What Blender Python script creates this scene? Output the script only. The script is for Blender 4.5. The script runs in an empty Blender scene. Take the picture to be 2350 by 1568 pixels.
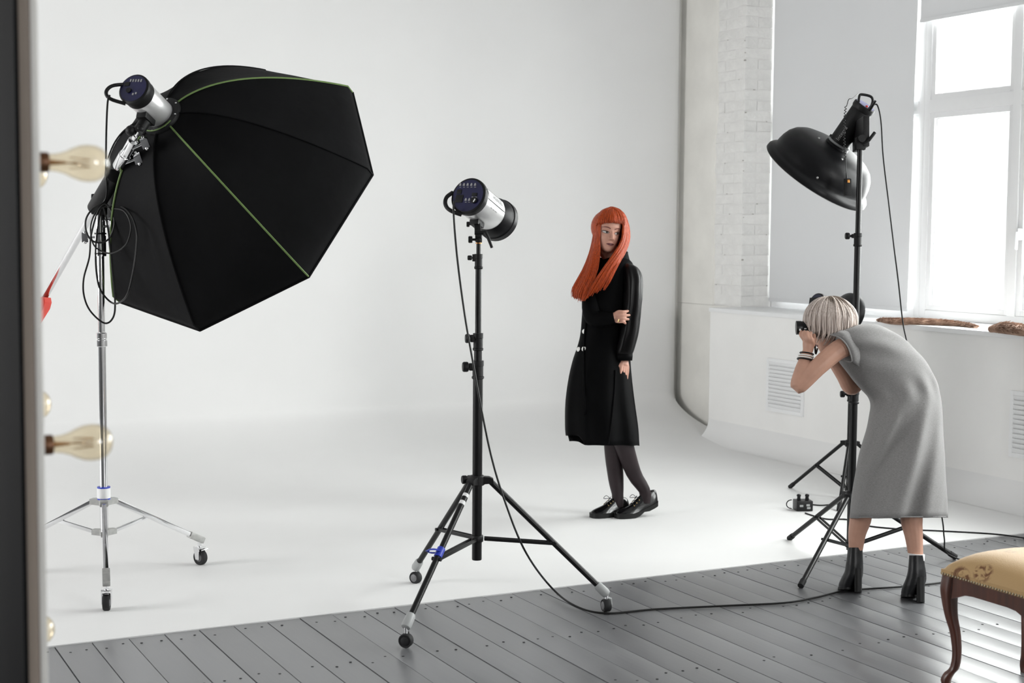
import bpy, bmesh, math, random
from mathutils import Vector, Matrix, noise as mnoise
from mathutils.bvhtree import BVHTree
random.seed(7)
SC = bpy.context.scene
COL = SC.collection
# ------------------------------------------------------------------ camera, world, light, exposure
YAW, PITCH, ROLL, CAMZ, FPX = math.radians(27.0), math.radians(4.25), 0.0075, 1.58, 3400.0
_fh = Vector((math.sin(YAW), math.cos(YAW), 0)); _r = Vector((math.cos(YAW), -math.sin(YAW), 0))
FW = _fh * math.cos(PITCH) - Vector((0, 0, 1)) * math.sin(PITCH)
_u = _r.cross(FW)
RT = _r * math.cos(ROLL) + _u * math.sin(ROLL)
UP = -_r * math.sin(ROLL) + _u * math.cos(ROLL)
CAM = Vector((0, 0, CAMZ))
cd = bpy.data.cameras.new('camera'); co = bpy.data.objects.new('camera', cd); COL.objects.link(co)
co.matrix_world = Matrix(((RT.x, UP.x, -FW.x, CAM.x), (RT.y, UP.y, -FW.y, CAM.y), (RT.z, UP.z, -FW.z, CAM.z), (0, 0, 0, 1)))
cd.sensor_fit = 'HORIZONTAL'; cd.sensor_width = 36.0; cd.lens = FPX / 2350 * 36.0
cd.clip_start = 0.05; cd.clip_end = 400
cd.dof.use_dof = True; cd.dof.focus_distance = 6.7; cd.dof.aperture_fstop = 4.2
SC.camera = co
def at(px, py, d):
    """world point seen at photo pixel (px,py) at camera depth d (metres)"""
    return CAM + (RT * ((px - 1175) / FPX) - UP * ((py - 784) / FPX) + FW) * d

world = bpy.data.worlds.new('overcast_sky'); SC.world = world; world.use_nodes = True
wn = world.node_tree.nodes; wl = world.node_tree.links
for n in list(wn): wn.remove(n)
wo = wn.new('ShaderNodeOutputWorld'); wb = wn.new('ShaderNodeBackground')
wb.inputs[0].default_value = (0.965, 0.985, 1.0, 1); wb.inputs[1].default_value = 2.4
wl.new(wb.outputs[0], wo.inputs[0])

def area(name, loc, aim, sx, sy, power, col=(1, 1, 1)):
    l = bpy.data.lights.new(name, 'AREA'); l.shape = 'RECTANGLE'; l.size = sx; l.size_y = sy
    l.energy = power; l.color = col
    o = bpy.data.objects.new(name, l); COL.objects.link(o); o.location = loc
    o.rotation_euler = (Vector(aim) - Vector(loc)).to_track_quat('-Z', 'Y').to_euler()
    return o
# daylight by the right-hand windows; the left and rear lamps are added fill
DAY = (1.0, 0.995, 0.985)
area('daylight_window_far', (7.45, 7.6, 2.5), (0, 7.6, 0.7), 3.4, 2.8, 440, DAY)
area('daylight_window_middle', (7.45, 3.7, 2.5), (0, 3.7, 0.7), 3.0, 2.8, 420, DAY)
area('daylight_window_near', (7.45, -0.1, 2.5), (0, -0.1, 0.7), 3.0, 2.8, 40, DAY)
area('fill_light_left', (-4.6, 7.3, 2.3), (6.5, 8.0, 1.3), 2.6, 2.4, 230, DAY)  # added fill aimed at the low window wall
area('fill_light_rear', (4.4, -4.6, 2.4), (5.2, 9, 1.5), 2.0, 2.4, 215, DAY)  # added fill lifting the right part of the back wall
SC.view_settings.view_transform = 'Standard'; SC.view_settings.look = 'None'
SC.view_settings.gamma = 1.0; SC.view_settings.use_curve_mapping = False
SC.view_settings.exposure = 0.09
SC.cycles.max_bounces = 7; SC.cycles.diffuse_bounces = 3; SC.cycles.glossy_bounces = 3; SC.cycles.transparent_max_bounces = 12
SC.cycles.use_adaptive_sampling = True; SC.cycles.adaptive_threshold = 0.05
SC.cycles.sample_clamp_indirect = 6.0; SC.cycles.caustics_reflective = False; SC.cycles.caustics_refractive = False

# ------------------------------------------------------------------ materials
def _nt(name):
    m = bpy.data.materials.new(name); m.use_nodes = True
    nt = m.node_tree; b = nt.nodes['Principled BSDF']
    return m, nt, b
def _sock(b, **kw):
    for k, v in kw.items():
        for nm in ({'rough': 'Roughness', 'metal': 'Metallic', 'spec': 'Specular IOR Level', 'sheen': 'Sheen Weight', 'sheen_rough': 'Sheen Roughness',
                    'coat': 'Coat Weight', 'coat_rough': 'Coat Roughness', 'sss': 'Subsurface Weight', 'trans': 'Transmission Weight', 'ior': 'IOR', 'aniso': 'Anisotropic', 'alpha': 'Alpha'}[k],):
            b.inputs[nm].default_value = v
def mat(name, col, rough=0.5, var=0.06, scale=12.0, bump=0.0, bscale=60.0, stretch=(1, 1, 1), col2=None, thresh=(0.3, 0.7), coords='Object', **kw):
    """procedural material: noise-varied colour, optional noise relief"""
    m, nt, b = _nt(name); N = nt.nodes; L = nt.links
    tc = N.new('ShaderNodeTexCoord'); mp = N.new('ShaderNodeMapping'); mp.inputs['Scale'].default_value = stretch
    L.new(tc.outputs[coords], mp.inputs[0])
    nz = N.new('ShaderNodeTexNoise'); nz.inputs['Scale'].default_value = scale; nz.inputs['Detail'].default_value = 5
    L.new(mp.outputs[0], nz.inputs['Vector'])
    rp = N.new('ShaderNodeValToRGB'); rp.color_ramp.elements[0].position = thresh[0]; rp.color_ramp.elements[1].position = thresh[1]
    c2 = col2 or tuple(min(1, c * (1 + var)) for c in col)
    c1 = col if col2 else tuple(c * (1 - var) for c in col)
    rp.color_ramp.elements[0].color = (*c1, 1); rp.color_ramp.elements[1].color = (*c2, 1)
    L.new(nz.outputs['Fac'], rp.inputs[0]); L.new(rp.outputs[0], b.inputs['Base Color'])
    _sock(b, rough=rough, **kw)
    if bump > 0:
        n2 = N.new('ShaderNodeTexNoise'); n2.inputs['Scale'].default_value = bscale; n2.inputs['Detail'].default_value = 4
        L.new(mp.outputs[0], n2.inputs['Vector'])
        bp = N.new('ShaderNodeBump'); bp.inputs['Strength'].default_value = bump; bp.inputs['Distance'].default_value = 0.01
        L.new(n2.outputs['Fac'], bp.inputs['Height']); L.new(bp.outputs[0], b.inputs['Normal'])
    return m
def glassy(name, tint, gloss=0.12):
    m, nt, b = _nt(name); N = nt.nodes; L = nt.links; N.remove(b)
    out = N['Material Output']; t = N.new('ShaderNodeBsdfTransparent'); t.inputs[0].default_value = (*tint, 1)
    g = N.new('ShaderNodeBsdfGlossy'); g.inputs['Roughness'].default_value = 0.03
    lw = N.new('ShaderNodeLayerWeight'); lw.inputs[0].default_value = 0.5
    pw_ = N.new('ShaderNodeMath'); pw_.operation = 'POWER'; pw_.inputs[1].default_value = 4.0; L.new(lw.outputs['Facing'], pw_.inputs[0])
    mt = N.new('ShaderNodeMath'); mt.operation = 'MULTIPLY_ADD'; mt.inputs[1].default_value = 0.85; mt.inputs[2].default_value = 0.03 + gloss * 0.1
    L.new(pw_.outputs[0], mt.inputs[0])
    mx = N.new('ShaderNodeMixShader'); L.new(mt.outputs[0], mx.inputs[0]); L.new(t.outputs[0], mx.inputs[1]); L.new(g.outputs[0], mx.inputs[2])
    L.new(mx.outputs[0], out.inputs[0]); return m

M = {}
M['cyc'] = mat('cyclorama_white_paint', (0.80, 0.80, 0.795), 0.55, var=0.015, scale=1.6, bump=0.03, bscale=30)
M['white'] = mat('white_wall_paint', (0.88, 0.875, 0.86), 0.6, var=0.02, scale=3, bump=0.05, bscale=40)
M['plaster'] = mat('old_cream_plaster', (0.85, 0.835, 0.79), 0.75, var=0.05, scale=4, bump=0.15, bscale=25)
M['brick'] = mat('painted_brick', (0.88, 0.875, 0.855), 0.7, var=0.04, scale=18, bump=0.5, bscale=55)
M['mortar'] = mat('painted_mortar', (0.78, 0.77, 0.73), 0.8, var=0.08, scale=30, bump=0.5, bscale=90)
M['chip'] = mat('dark_chip', (0.36, 0.34, 0.31), 0.9, var=0.2, scale=40)
M['frame'] = mat('white_window_plastic', (0.86, 0.865, 0.87), 0.35, var=0.01)
M['seal'] = mat('grey_window_seal', (0.35, 0.36, 0.37), 0.6)
M['subfloor'] = mat('dark_gap', (0.03, 0.03, 0.032), 0.9)
M['glass'] = glassy('window_glass', (0.97, 0.985, 0.98))
M['alu'] = mat('aluminium_bar', (0.75, 0.76, 0.77), 0.35, metal=0.8)

def plank_mat():
    m, nt, b = _nt('grey_painted_boards'); N = nt.nodes; L = nt.links
    tc = N.new('ShaderNodeTexCoord'); oi = N.new('ShaderNodeObjectInfo')
    ad = N.new('ShaderNodeVectorMath'); ad.operation = 'ADD'
    ml = N.new('ShaderNodeVectorMath'); ml.operation = 'SCALE'; ml.inputs['Scale'].default_value = 37.0
    cmb = N.new('ShaderNodeCombineXYZ'); L.new(oi.outputs['Random'], cmb.inputs[0]); L.new(oi.outputs['Random'], cmb.inputs[1])
    L.new(cmb.outputs[0], ml.inputs[0]); L.new(tc.outputs['Object'], ad.inputs[0]); L.new(ml.outputs[0], ad.inputs[1])
    mp = N.new('ShaderNodeMapping'); mp.inputs['Scale'].default_value = (14, 1.0, 14); L.new(ad.outputs[0], mp.inputs[0])
    gr = N.new('ShaderNodeTexNoise'); gr.inputs['Scale'].default_value = 3.0; gr.inputs['Detail'].default_value = 8; L.new(mp.outputs[0], gr.inputs[0])
    sp = N.new('ShaderNodeTexNoise'); sp.inputs['Scale'].default_value = 4.0; sp.inputs['Detail'].default_value = 6; L.new(ad.outputs[0], sp.inputs[0])
    r1 = N.new('ShaderNodeValToRGB'); r1.color_ramp.elements[0].position = .3; r1.color_ramp.elements[1].position = .75
    r1.color_ramp.elements[0].color = (0.118, 0.120, 0.126, 1); r1.color_ramp.elements[1].color = (0.163, 0.165, 0.172, 1)
    L.new(sp.outputs['Fac'], r1.inputs[0])
    hs = N.new('ShaderNodeHueSaturation'); L.new(r1.outputs[0], hs.inputs['Color'])
    mr = N.new('ShaderNodeMapRange'); mr.inputs['To Min'].default_value = 0.9; mr.inputs['To Max'].default_value = 1.12
    L.new(oi.outputs['Random'], mr.inputs[0]); L.new(mr.outputs[0], hs.inputs['Value']); L.new(hs.outputs[0], b.inputs['Base Color'])
    rr = N.new('ShaderNodeMapRange'); rr.inputs['To Min'].default_value = 0.26; rr.inputs['To Max'].default_value = 0.42
    L.new(sp.outputs['Fac'], rr.inputs[0]); L.new(rr.outputs[0], b.inputs['Roughness'])
    bp = N.new('ShaderNodeBump'); bp.inputs['Strength'].default_value = 0.12; bp.inputs['Distance'].default_value = 0.004
    L.new(gr.outputs['Fac'], bp.inputs['Height']); L.new(bp.outputs[0], b.inputs['Normal'])
    b.inputs['Specular IOR Level'].default_value = 1.0
    return m
M['plank'] = plank_mat()
def blind_mat():
    m, nt, b = _nt('roller_blind_fabric'); N = nt.nodes; L = nt.links
    b.inputs['Base Color'].default_value = (0.79, 0.80, 0.81, 1); b.inputs['Roughness'].default_value = 0.8
    tr = N.new('ShaderNodeBsdfTranslucent'); tr.inputs[0].default_value = (0.70, 0.71, 0.73, 1)
    wv = N.new('ShaderNodeTexNoise'); wv.inputs['Scale'].default_value = 2.0
    bp = N.new('ShaderNodeBump'); bp.inputs['Strength'].default_value = 0.05; L.new(wv.outputs['Fac'], bp.inputs['Height']); L.new(bp.outputs[0], b.inputs['Normal'])
    mx = N.new('ShaderNodeMixShader'); mx.inputs[0].default_value = 0.03
    L.new(b.outputs[0], mx.inputs[1]); L.new(tr.outputs[0], mx.inputs[2]); L.new(mx.outputs[0], N['Material Output'].inputs[0]); return m
M['blind'] = blind_mat()

# ------------------------------------------------------------------ mesh helpers
def ortho(axis):
    a = Vector(axis).normalized(); h = Vector((0, 0, 1)) if abs(a.z) < 0.9 else Vector((1, 0, 0))
    u = a.cross(h).normalized(); v = a.cross(u).normalized(); return a, u, v
def crom(pts, n):
    """Catmull-Rom through pts (tuples/Vectors of any dim as Vector), n samples"""
    P = [Vector(p) for p in pts]; k = len(P)
    if k == 2: return [P[0].lerp(P[1], i / (n - 1)) for i in range(n)]
    out = []
    for i in range(n):
        t = i / (n - 1) * (k - 1); s = min(int(t), k - 2); f = t - s
        p0 = P[s - 1] if s > 0 else P[0] * 2 - P[1]; p1 = P[s]; p2 = P[s + 1]; p3 = P[s + 2] if s + 2 < k else P[-1] * 2 - P[-2]
        out.append(0.5 * (2 * p1 + (p2 - p0) * f + (2 * p0 - 5 * p1 + 4 * p2 - p3) * f * f + (3 * p1 - p0 - 3 * p2 + p3) * f ** 3))
    return out
def lerpl(vals, n):
    k = len(vals); o = []
    for i in range(n):
        t = i / (n - 1) * (k - 1); s = min(int(t), k - 2); f = t - s; o.append(vals[s] * (1 - f) + vals[s + 1] * f)
    return o
class MB:
    def __init__(s): s.v = []; s.f = []
    def add(s, vs, fs):
        o = len(s.v); s.v += [Vector(v) for v in vs]; s.f += [tuple(i + o for i in f) for f in fs]; return s
    def box(s, c, size, rot=None, bev=0.0):
        c = Vector(c); hx, hy, hz = (x / 2 for x in size)
        if bev <= 0:
            vs = [Vector((x, y, z)) for x in (-hx, hx) for y in (-hy, hy) for z in (-hz, hz)]
            fs = [(0, 1, 3, 2), (4, 6, 7, 5), (0, 4, 5, 1), (2, 3, 7, 6), (0, 2, 6, 4), (1, 5, 7, 3)]
        else:
            bm = bmesh.new(); bmesh.ops.create_cube(bm, size=1.0)
            for v in bm.verts: v.co = Vector((v.co.x * 2 * hx, v.co.y * 2 * hy, v.co.z * 2 * hz))
            bmesh.ops.bevel(bm, geom=bm.edges[:], offset=min(bev, 0.45 * min(size)), segments=2, affect='EDGES', profile=0.7)
            bm.verts.index_update(); vs = [v.co.copy() for v in bm.verts]; fs = [tuple(v.index for v in f.verts) for f in bm.faces]; bm.free()
        if rot is not None: vs = [rot @ v for v in vs]
        return s.add([v + c for v in vs], fs)
    def bx(s, x0, x1, y0, y1, z0, z1, bev=0.0):
        return s.box(((x0 + x1) / 2, (y0 + y1) / 2, (z0 + z1) / 2), (abs(x1 - x0), abs(y1 - y0), abs(z1 - z0)), None, bev)
    def tube(s, pts, r, n=12, caps=True, flat=None, closed=False):
        """swept tube; r scalar or list; flat=(normal vector, ratio) makes an elliptical section thinner along the normal"""
        P = [Vector(p) for p in pts]; k = len(P); rs = r if isinstance(r, (list, tuple)) else [r] * k
        vs = []; u = None
        for i in range(k):
            if closed: t = P[(i + 1) % k] - P[i - 1]
            else: t = P[min(i + 1, k - 1)] - P[max(i - 1, 0)]
            t = t.normalized() if t.length > 1e-9 else Vector((0, 0, 1))
            if flat is not None:
                nn = Vector(flat[0]); nn = (nn - t * nn.dot(t)); nn = nn.normalized() if nn.length > 1e-6 else ortho(t)[1]; u = t.cross(nn); w = nn * flat[1]
            else:
                if u is None: u = ortho(t)[1]
                else:
                    u = u - t * u.dot(t); u = u.normalized() if u.length > 1e-6 else ortho(t)[1]
                w = t.cross(u)
            for j in range(n):
                a = 2 * math.pi * j / n; vs.append(P[i] + (u * math.cos(a) + w * math.sin(a)) * rs[i])
        fs = []
        for i in range(k if closed else k - 1):
            i2 = (i + 1) % k
            for j in range(n): fs.append((i * n + j, i * n + (j + 1) % n, i2 * n + (j + 1) % n, i2 * n + j))
        if caps and not closed: fs += [tuple(range(n))[::-1], tuple((k - 1) * n + j for j in range(n))]
        return s.add(vs, fs)
    def cyl(s, a, b, r, n=16, r2=None): return s.tube([a, b], [r, r if r2 is None else r2], n)
    def lathe(s, prof, origin, axis, n=32, caps=True, sx=1.0):
        """prof = [(radius, height along axis)]"""
        o = Vector(origin); a, u, v = ortho(axis); vs = []; fs = []
        for (r, h) in prof:
            for j in range(n):
                t = 2 * math.pi * j / n; vs.append(o + a * h + (u * math.cos(t) + v * math.sin(t) * sx) * r)
        k = len(prof)
        for i in range(k - 1):
            for j in range(n): fs.append((i * n + j, i * n + (j + 1) % n, (i + 1) * n + (j + 1) % n, (i + 1) * n + j))
        if caps: fs += [tuple(range(n))[::-1], tuple((k - 1) * n + j for j in range(n))]
        return s.add(vs, fs)
    def loft(s, rings, caps=True, close=True):
        n = len(rings[0]); k = len(rings); vs = [p for r in rings for p in r]; fs = []
        for i in range(k - 1):
            for j in range(n if close else n - 1): fs.append((i * n + j, i * n + (j + 1) % n, (i + 1) * n + (j + 1) % n, (i + 1) * n + j))
        if caps: fs += [tuple(range(n))[::-1], tuple((k - 1) * n + j for j in range(n))]
        return s.add(vs, fs)
    def ball(s, c, r, sc=(1, 1, 1), rot=None, nu=16, nv=10):
        c = Vector(c); vs = []; fs = []
        for i in range(nv + 1):
            p = math.pi * i / nv
            for j in range(nu):
                a = 2 * math.pi * j / nu; q = Vector((math.sin(p) * math.cos(a) * sc[0], math.sin(p) * math.sin(a) * sc[1], math.cos(p) * sc[2])) * r
                vs.append(c + (rot @ q if rot is not None else q))
        for i in range(nv):
            for j in range(nu): fs.append((i * nu + j, (i + 1) * nu + j, (i + 1) * nu + (j + 1) % nu, i * nu + (j + 1) % nu))
        return s.add(vs, fs)
    def prism(s, poly, o, ex, ey, ez, t):
        """extrude polygon (2-D list) in plane o,ex,ey by +-t/2 along ez"""
        o, ex, ey, ez = Vector(o), Vector(ex), Vector(ey), Vector(ez); n = len(poly)
        vs = [o + ex * a + ey * b - ez * t / 2 for a, b in poly] + [o + ex * a + ey * b + ez * t / 2 for a, b in poly]
        fs = [tuple(range(n))[::-1], tuple(range(n, 2 * n))] + [(i, (i + 1) % n, n + (i + 1) % n, n + i) for i in range(n)]
        return s.add(vs, fs)
    def mesh(s, name, origin=(0, 0, 0), m=None, smooth=True, ang=38):
        me = bpy.data.meshes.new(name); o = Vector(origin)
        me.from_pydata([v - o for v in s.v], [], s.f); me.validate()
        bm = bmesh.new(); bm.from_mesh(me); bmesh.ops.recalc_face_normals(bm, faces=bm.faces[:]); bm.to_mesh(me); bm.free()
        if m is not None: me.materials.append(m)
        if smooth:
            for p in me.polygons: p.use_smooth = True
            me.set_sharp_from_angle(angle=math.radians(ang))
        return me
    def build(s, name, m, parent=None, origin=None, smooth=True, ang=38):
        """link as one mesh object; vertices are world coordinates"""
        org = Vector(origin) if origin is not None else (world_org(parent) if parent is not None else Vector((0, 0, 0)))
        me = s.mesh(name, org, m, smooth, ang); return put(name, me, parent, org)
ORG = {}
def world_org(o): return ORG[o.name]
def put(name, me, parent=None, org=(0, 0, 0)):
    o = bpy.data.objects.new(name, me); COL.objects.link(o); org = Vector(org)
    if parent is not None: o.parent = parent; o.location = org - world_org(parent)
    else: o.location = org
    ORG[o.name] = org; return o
def tag(o, label=None, cat=None, group=None, kind=None):
    for k, v in (('label', label), ('category', cat), ('group', group), ('kind', kind)):
        if v: o[k] = v
    return o
def thing(name, loc, label, cat, group=None):
    o = bpy.data.objects.new(name, None); COL.objects.link(o); o.location = loc; o.empty_display_size = 0.1
    ORG[o.name] = Vector(loc); return tag(o, label, cat, group)
def copy_tree(o, parent, delta):
    c = o.copy(); COL.objects.link(c); c.parent = parent
    ORG[c.name] = ORG[o.name] + Vector(delta)
    if parent is None: c.location = o.location + Vector(delta)
    for ch in list(o.children): copy_tree(ch, c, delta)
    return c
def rotaxis(axis, ang): return Matrix.Rotation(ang, 3, Vector(axis))
def frame3(ex, ey, ez): return Matrix((ex, ey, ez)).transposed()

# ------------------------------------------------------------------ the room
EDGE = 5.69                       # where the white floor meets the grey boards
LOWX, PIERX, SILL = 6.45, 6.70, 1.015
CYX, CYY, HGT = 6.60, 10.05, 4.3
BW = 0.1386                       # board pitch
fl = MB().bx(-4.2, 7.0, -4.2, 10.6, -0.12, -0.028).build('floor', M['subfloor'], smooth=False)
tag(fl, 'floor under the grey boards', kind='structure')
# grey floor boards, each its own object
Y0 = -1.2
var_mesh = []
for k in range(4):
    m_ = MB().box((0, 0, -0.0125), (BW - 0.0032 - 0.0012 * (k == 3), EDGE - 0.006 - Y0, 0.025), None, 0.0015)
    var_mesh.append(m_.mesh('plank', (0, 0, 0), M['plank'], True, 60))
k0 = int((0.963 + 4.0) / BW)
xs = []
x = 0.963 - k0 * BW
while x + BW < LOWX + 0.02:
    xs.append(x); x += BW
for i, x in enumerate(xs):
    o = put('plank', var_mesh[3 if i % 3 == k0 % 3 else random.randrange(3)], fl, (x + BW / 2, (Y0 + EDGE) / 2 - 0.003 + random.uniform(-.003, .003), random.uniform(-0.0012, 0.0006)))
    o.rotation_euler = (0, random.uniform(-.004, .004), random.uniform(-.00015, .00015))
tag(MB().bx(-4.2, LOWX + 0.2, -4.2, Y0 - 0.01, -0.028, -0.001).build('plank', M['plank'], fl, smooth=False), kind='stuff')
# dark nail heads along the joist lines
nb = MB()
for x in xs:
    for y in (5.60, 5.0, 4.38, 3.74, 3.1):
        for dx in (0.035, 0.105):
            if random.random() < 0.86:
                c = (x + dx + random.uniform(-.008, .008), y + random.uniform(-.03, .03), 0.0006)
                nb.lathe([(0.0052, -0.0014), (0.0052, 0.0004), (0.003, 0.0009)], c, (0, 0, 1), 7)
tag(nb.build('nail_head', M['subfloor'], fl), kind='stuff')

# cyclorama: white floor sweeping up into the back wall
prof = [(EDGE, -0.02), (EDGE, 0.003), (EDGE + .004, 0.004), (7.0, .004), (8.2, .004), (8.75, .004)]
for k in range(1, 19):
    t = k / 18 * math.pi / 2; prof.append((8.75 + 1.3 * math.sin(t), .004 + 0.30 * (1 - math.cos(t))))
prof += [(CYY, 0.6), (CYY, 1.2), (CYY, 2.2), (CYY, 3.2), (CYY, HGT)]
cx_ = [-4.2, -2, 0, 2, 4, 5.5, 6.2, 6.40]
rings = [[Vector((x, y + 0.0035 * mnoise.noise((x * 3.1, 0, 0)) * (y <= EDGE + .01), z)) for (y, z) in prof] for x in cx_]
for i in range(1, 7):             # the wall board's rounded free end
    t = i / 6; xx = 6.40 + 0.20 * t
    rings.append([Vector((xx, y + 0.018 * t * t * (z > 0.05), z)) for (y, z) in prof])
rings.append([Vector((CYX + (.075 if z > .05 else .004), max(y, 10.158) if z > 0.05 else y, z)) for (y, z) in prof])
SPL = 5
cy = MB(); cy.loft([r_[SPL:] for r_ in rings], caps=False, close=False)
cyo = cy.build('wall_back', M['cyc'], smooth=True, ang=50); tag(cyo, 'white cyclorama wall curving down towards the floor', kind='structure')
cy = MB(); cy.loft([r_[:SPL + 1] for r_ in rings[:-1]], caps=False, close=False)
cyo = cy.build('floor_white', M['cyc'], smooth=True, ang=50); tag(cyo, 'smooth white painted studio floor', kind='structure')
# wall behind the cyclorama, left, rear, ceiling
tag(MB().bx(-4.2, 7.15, 10.16, 10.35, -0.1, HGT).build('wall_far', M['plaster'], smooth=False), 'cream wall behind the end of the cyclorama', kind='structure')
wl_ = MB(); wl_.bx(-4.4, -4.2, -4.2, 10.2, -.1, 1.0).bx(-4.4, -4.2, -4.2, 10.2, 3.9, HGT).bx(-4.4, -4.2, 8.7, 10.2, 1.0, 3.9).bx(-4.4, -4.2, -4.2, 5.9, 1.0, 3.9)  # opening added for the left fill; wall darkened to cut bounce
tag(wl_.build('wall_left', mat('dark_grey_wall', (.16, .16, .165), .8), smooth=False), 'unseen dark grey left wall with an opening added for fill light', kind='structure')
wr_ = MB(); wr_.bx(-4.4, 7.15, -4.4, -4.2, -.1, 1.2).bx(-4.4, 7.15, -4.4, -4.2, 3.6, HGT).bx(-4.4, 3.4, -4.4, -4.2, 1.2, 3.6).bx(5.4, 7.15, -4.4, -4.2, 1.2, 3.6)  # opening added to let the rear fill in
tag(wr_.build('wall_rear', M['white'], smooth=False), 'unseen white wall behind the viewer with an opening added for fill light', kind='structure')
tag(MB().bx(-4.4, 7.15, -4.4, 10.35, HGT, HGT + .15).build('ceiling', mat('grey_ceiling', (.42, .42, .42), .8), smooth=False), 'grey ceiling, out of view', kind='structure')
# right wall: low boxed wall, piers, lintel
OPEN = [(5.95, 9.30), (2.2, 5.2), (-1.6, 1.4)]; WZ0, WZ1 = 1.0, 3.72
wr = MB()
wr.bx(LOWX, PIERX + 0.02, -4.2, 9.34, 0, SILL - 0.03).bx(PIERX, 7.15, -4.2, 10.2, 0, WZ0).bx(PIERX, 7.15, -4.2, 10.2, WZ1, HGT)
ys = [-4.2] + [y for a in sorted(OPEN) for y in a] + [10.2]
for i in range(0, len(ys), 2):
    wr.bx(PIERX + (0.0055 if i == len(ys) - 2 else 0), 7.15, ys[i] + (0.0055 if i == len(ys) - 2 else 0), ys[i + 1], WZ0, WZ1)
wro = wr.build('wall_right', M['white'], smooth=False); tag(wro, 'white window wall with a low boxed ledge', kind='structure')
# ragged cream plaster left over beside the bricks
pl = MB(); n_ = 90
zz = [SILL + i * (HGT - SILL) / n_ for i in range(n_ + 1)]
ra, rb_ = [], []
for z in zz:
    e = 9.655 + 0.035 * mnoise.noise((z * 2.1, 3, 0)) + 0.02 * mnoise.noise((z * 9, 1, 0))
    ra.append([Vector((PIERX + .004, e, z)), Vector((PIERX - .010, e + .010, z)), Vector((PIERX - .012, e + .03, z)), Vector((PIERX - .012, 10.16, z))])
pl.loft(ra, caps=False, close=False)
pl.bx(PIERX - .012, PIERX, 9.345, 10.16, 0.0, SILL - 0.002)
tag(pl.build('plaster_patch', M['plaster'], wro, ang=30))
# painted bricks of the pier beside the far window: one object each
CH = 0.0785; nc = int((WZ1 + 0.5 - SILL) / CH)
bm_cache = {}
def brick_mesh(sx, sy, sz):
    k = (round(sx, 3), round(sy, 3), round(sz, 3), random.randrange(2))
    if k not in bm_cache:
        b = MB().box((0, 0, 0), (sx, sy, sz), None, 0.005)
        for v in b.v: v += Vector([random.uniform(-.0016, .0016) for _ in range(3)])
        bm_cache[k] = b.mesh('brick', (0, 0, 0), M['brick'], True, 30)
    return bm_cache[k]
def brick(cx, cy_, cz, sx, sy, sz):
    o = put('brick', brick_mesh(sx, sy, sz), wro, (cx + random.uniform(-.0012, .0012), cy_ + random.uniform(-.0012, .0012), cz))
    o.rotation_euler = (random.uniform(-.006, .006), random.uniform(-.006, .006), random.uniform(-.008, .008))
chips = MB()
for r in range(nc):
    z = SILL + 0.004 + (r + .5) * CH; sz = CH - 0.006
    if r % 2 == 0:
        brick(PIERX + .130, 9.30 + .058, z, .256, .114, sz); brick(PIERX + .02, 9.425 + .125, z, .036, .248, sz)
    else:
        brick(PIERX + .058, 9.30 + .125, z, .114, .248, sz); brick(PIERX + .19, 9.30 + .06, z, .138, .118, sz); brick(PIERX + .02, 9.555 + .07, z, .036, .13, sz)
    if random.random() < .5:
        chips.ball((PIERX + random.uniform(-.0, .012), 9.30 + random.uniform(-.0, .012), z + random.uniform(-.03, .03)), random.uniform(.005, .0085), (1.0, 1.6, random.uniform(.4, .8)), None, 7, 5)
    if random.random() < .4:
        chips.ball((PIERX + .003, 9.32 + random.uniform(.05, .33), z + CH / 2), .004, (.6, random.uniform(1, 3), .6), None, 7, 5)
    if random.random() < .25:
        chips.ball((PIERX + random.uniform(.05, .25), 9.302, z + CH / 2), .004, (random.uniform(1, 3), .6, .6), None, 7, 5)
tag(chips.build('paint_chip', M['chip'], wro), kind='stuff')
# concave skirting where the white floor meets the low wall
cv = MB(); rr_ = []
for y in (EDGE + .12, 7.0, 8.2, 9.34):
    rr_.append([Vector((LOWX - .16 + .16 * math.sin(t), y, .005 + .16 * (1 - math.cos(t)))) for t in [k / 10 * math.pi / 2 for k in range(11)]])
cv.loft(rr_, caps=False, close=False)
tag(cv.build('baseboard_right', M['cyc'], ang=60), 'curved white skirting at the foot of the low wall', kind='structure')
# ledge board
tag(MB().bx(LOWX - .012, 7.02, -4.2, 9.345, SILL - 0.03, SILL, .004).build('trim_1', M['frame']), 'white window ledge on top of the low wall', kind='structure')
# louvred vents in the low wall
def vent(y0, y1, z0, z1, label):
    t = thing('wall_vent', (LOWX, (y0 + y1) / 2, z0), label, 'vent', 'vents in the low wall')
    x0 = LOWX - .012; w = .026
    f = MB().bx(x0, LOWX + .004, y0, y0 + w, z0, z1, .002).bx(x0, LOWX + .004, y1 - w, y1, z0, z1, .002).bx(x0, LOWX + .004, y0 + w, y1 - w, z0, z0 + w, .002).bx(x0, LOWX + .004, y0 + w, y1 - w, z1 - w, z1, .002)
    f.build('vent_frame', M['frame'], t)
    MB().bx(LOWX - .0025, LOWX + .002, y0 + .01, y1 - .01, z0 + .01, z1 - .01).build('back_plate', M['seal'], t)
    n = 12; me = None
    for i in range(n):
        z = z0 + w + (i + .5) * (z1 - z0 - 2 * w) / n
        if me is None: me = MB().box((0, 0, 0), (.004, y1 - y0 - 2 * w + .004, .030), rotaxis((0, 1, 0), math.radians(-22)), .001).mesh('slat', (0, 0, 0), M['frame'])
        put('slat', me, t, (LOWX - .009, (y0 + y1) / 2, z))
vent(8.185, 8.61, .31, .69, 'white louvred vent in the low wall left of the bending photographer')
vent(5.86, 6.285, .30, .685, 'white louvred vent low in the wall at the right edge')

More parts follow.
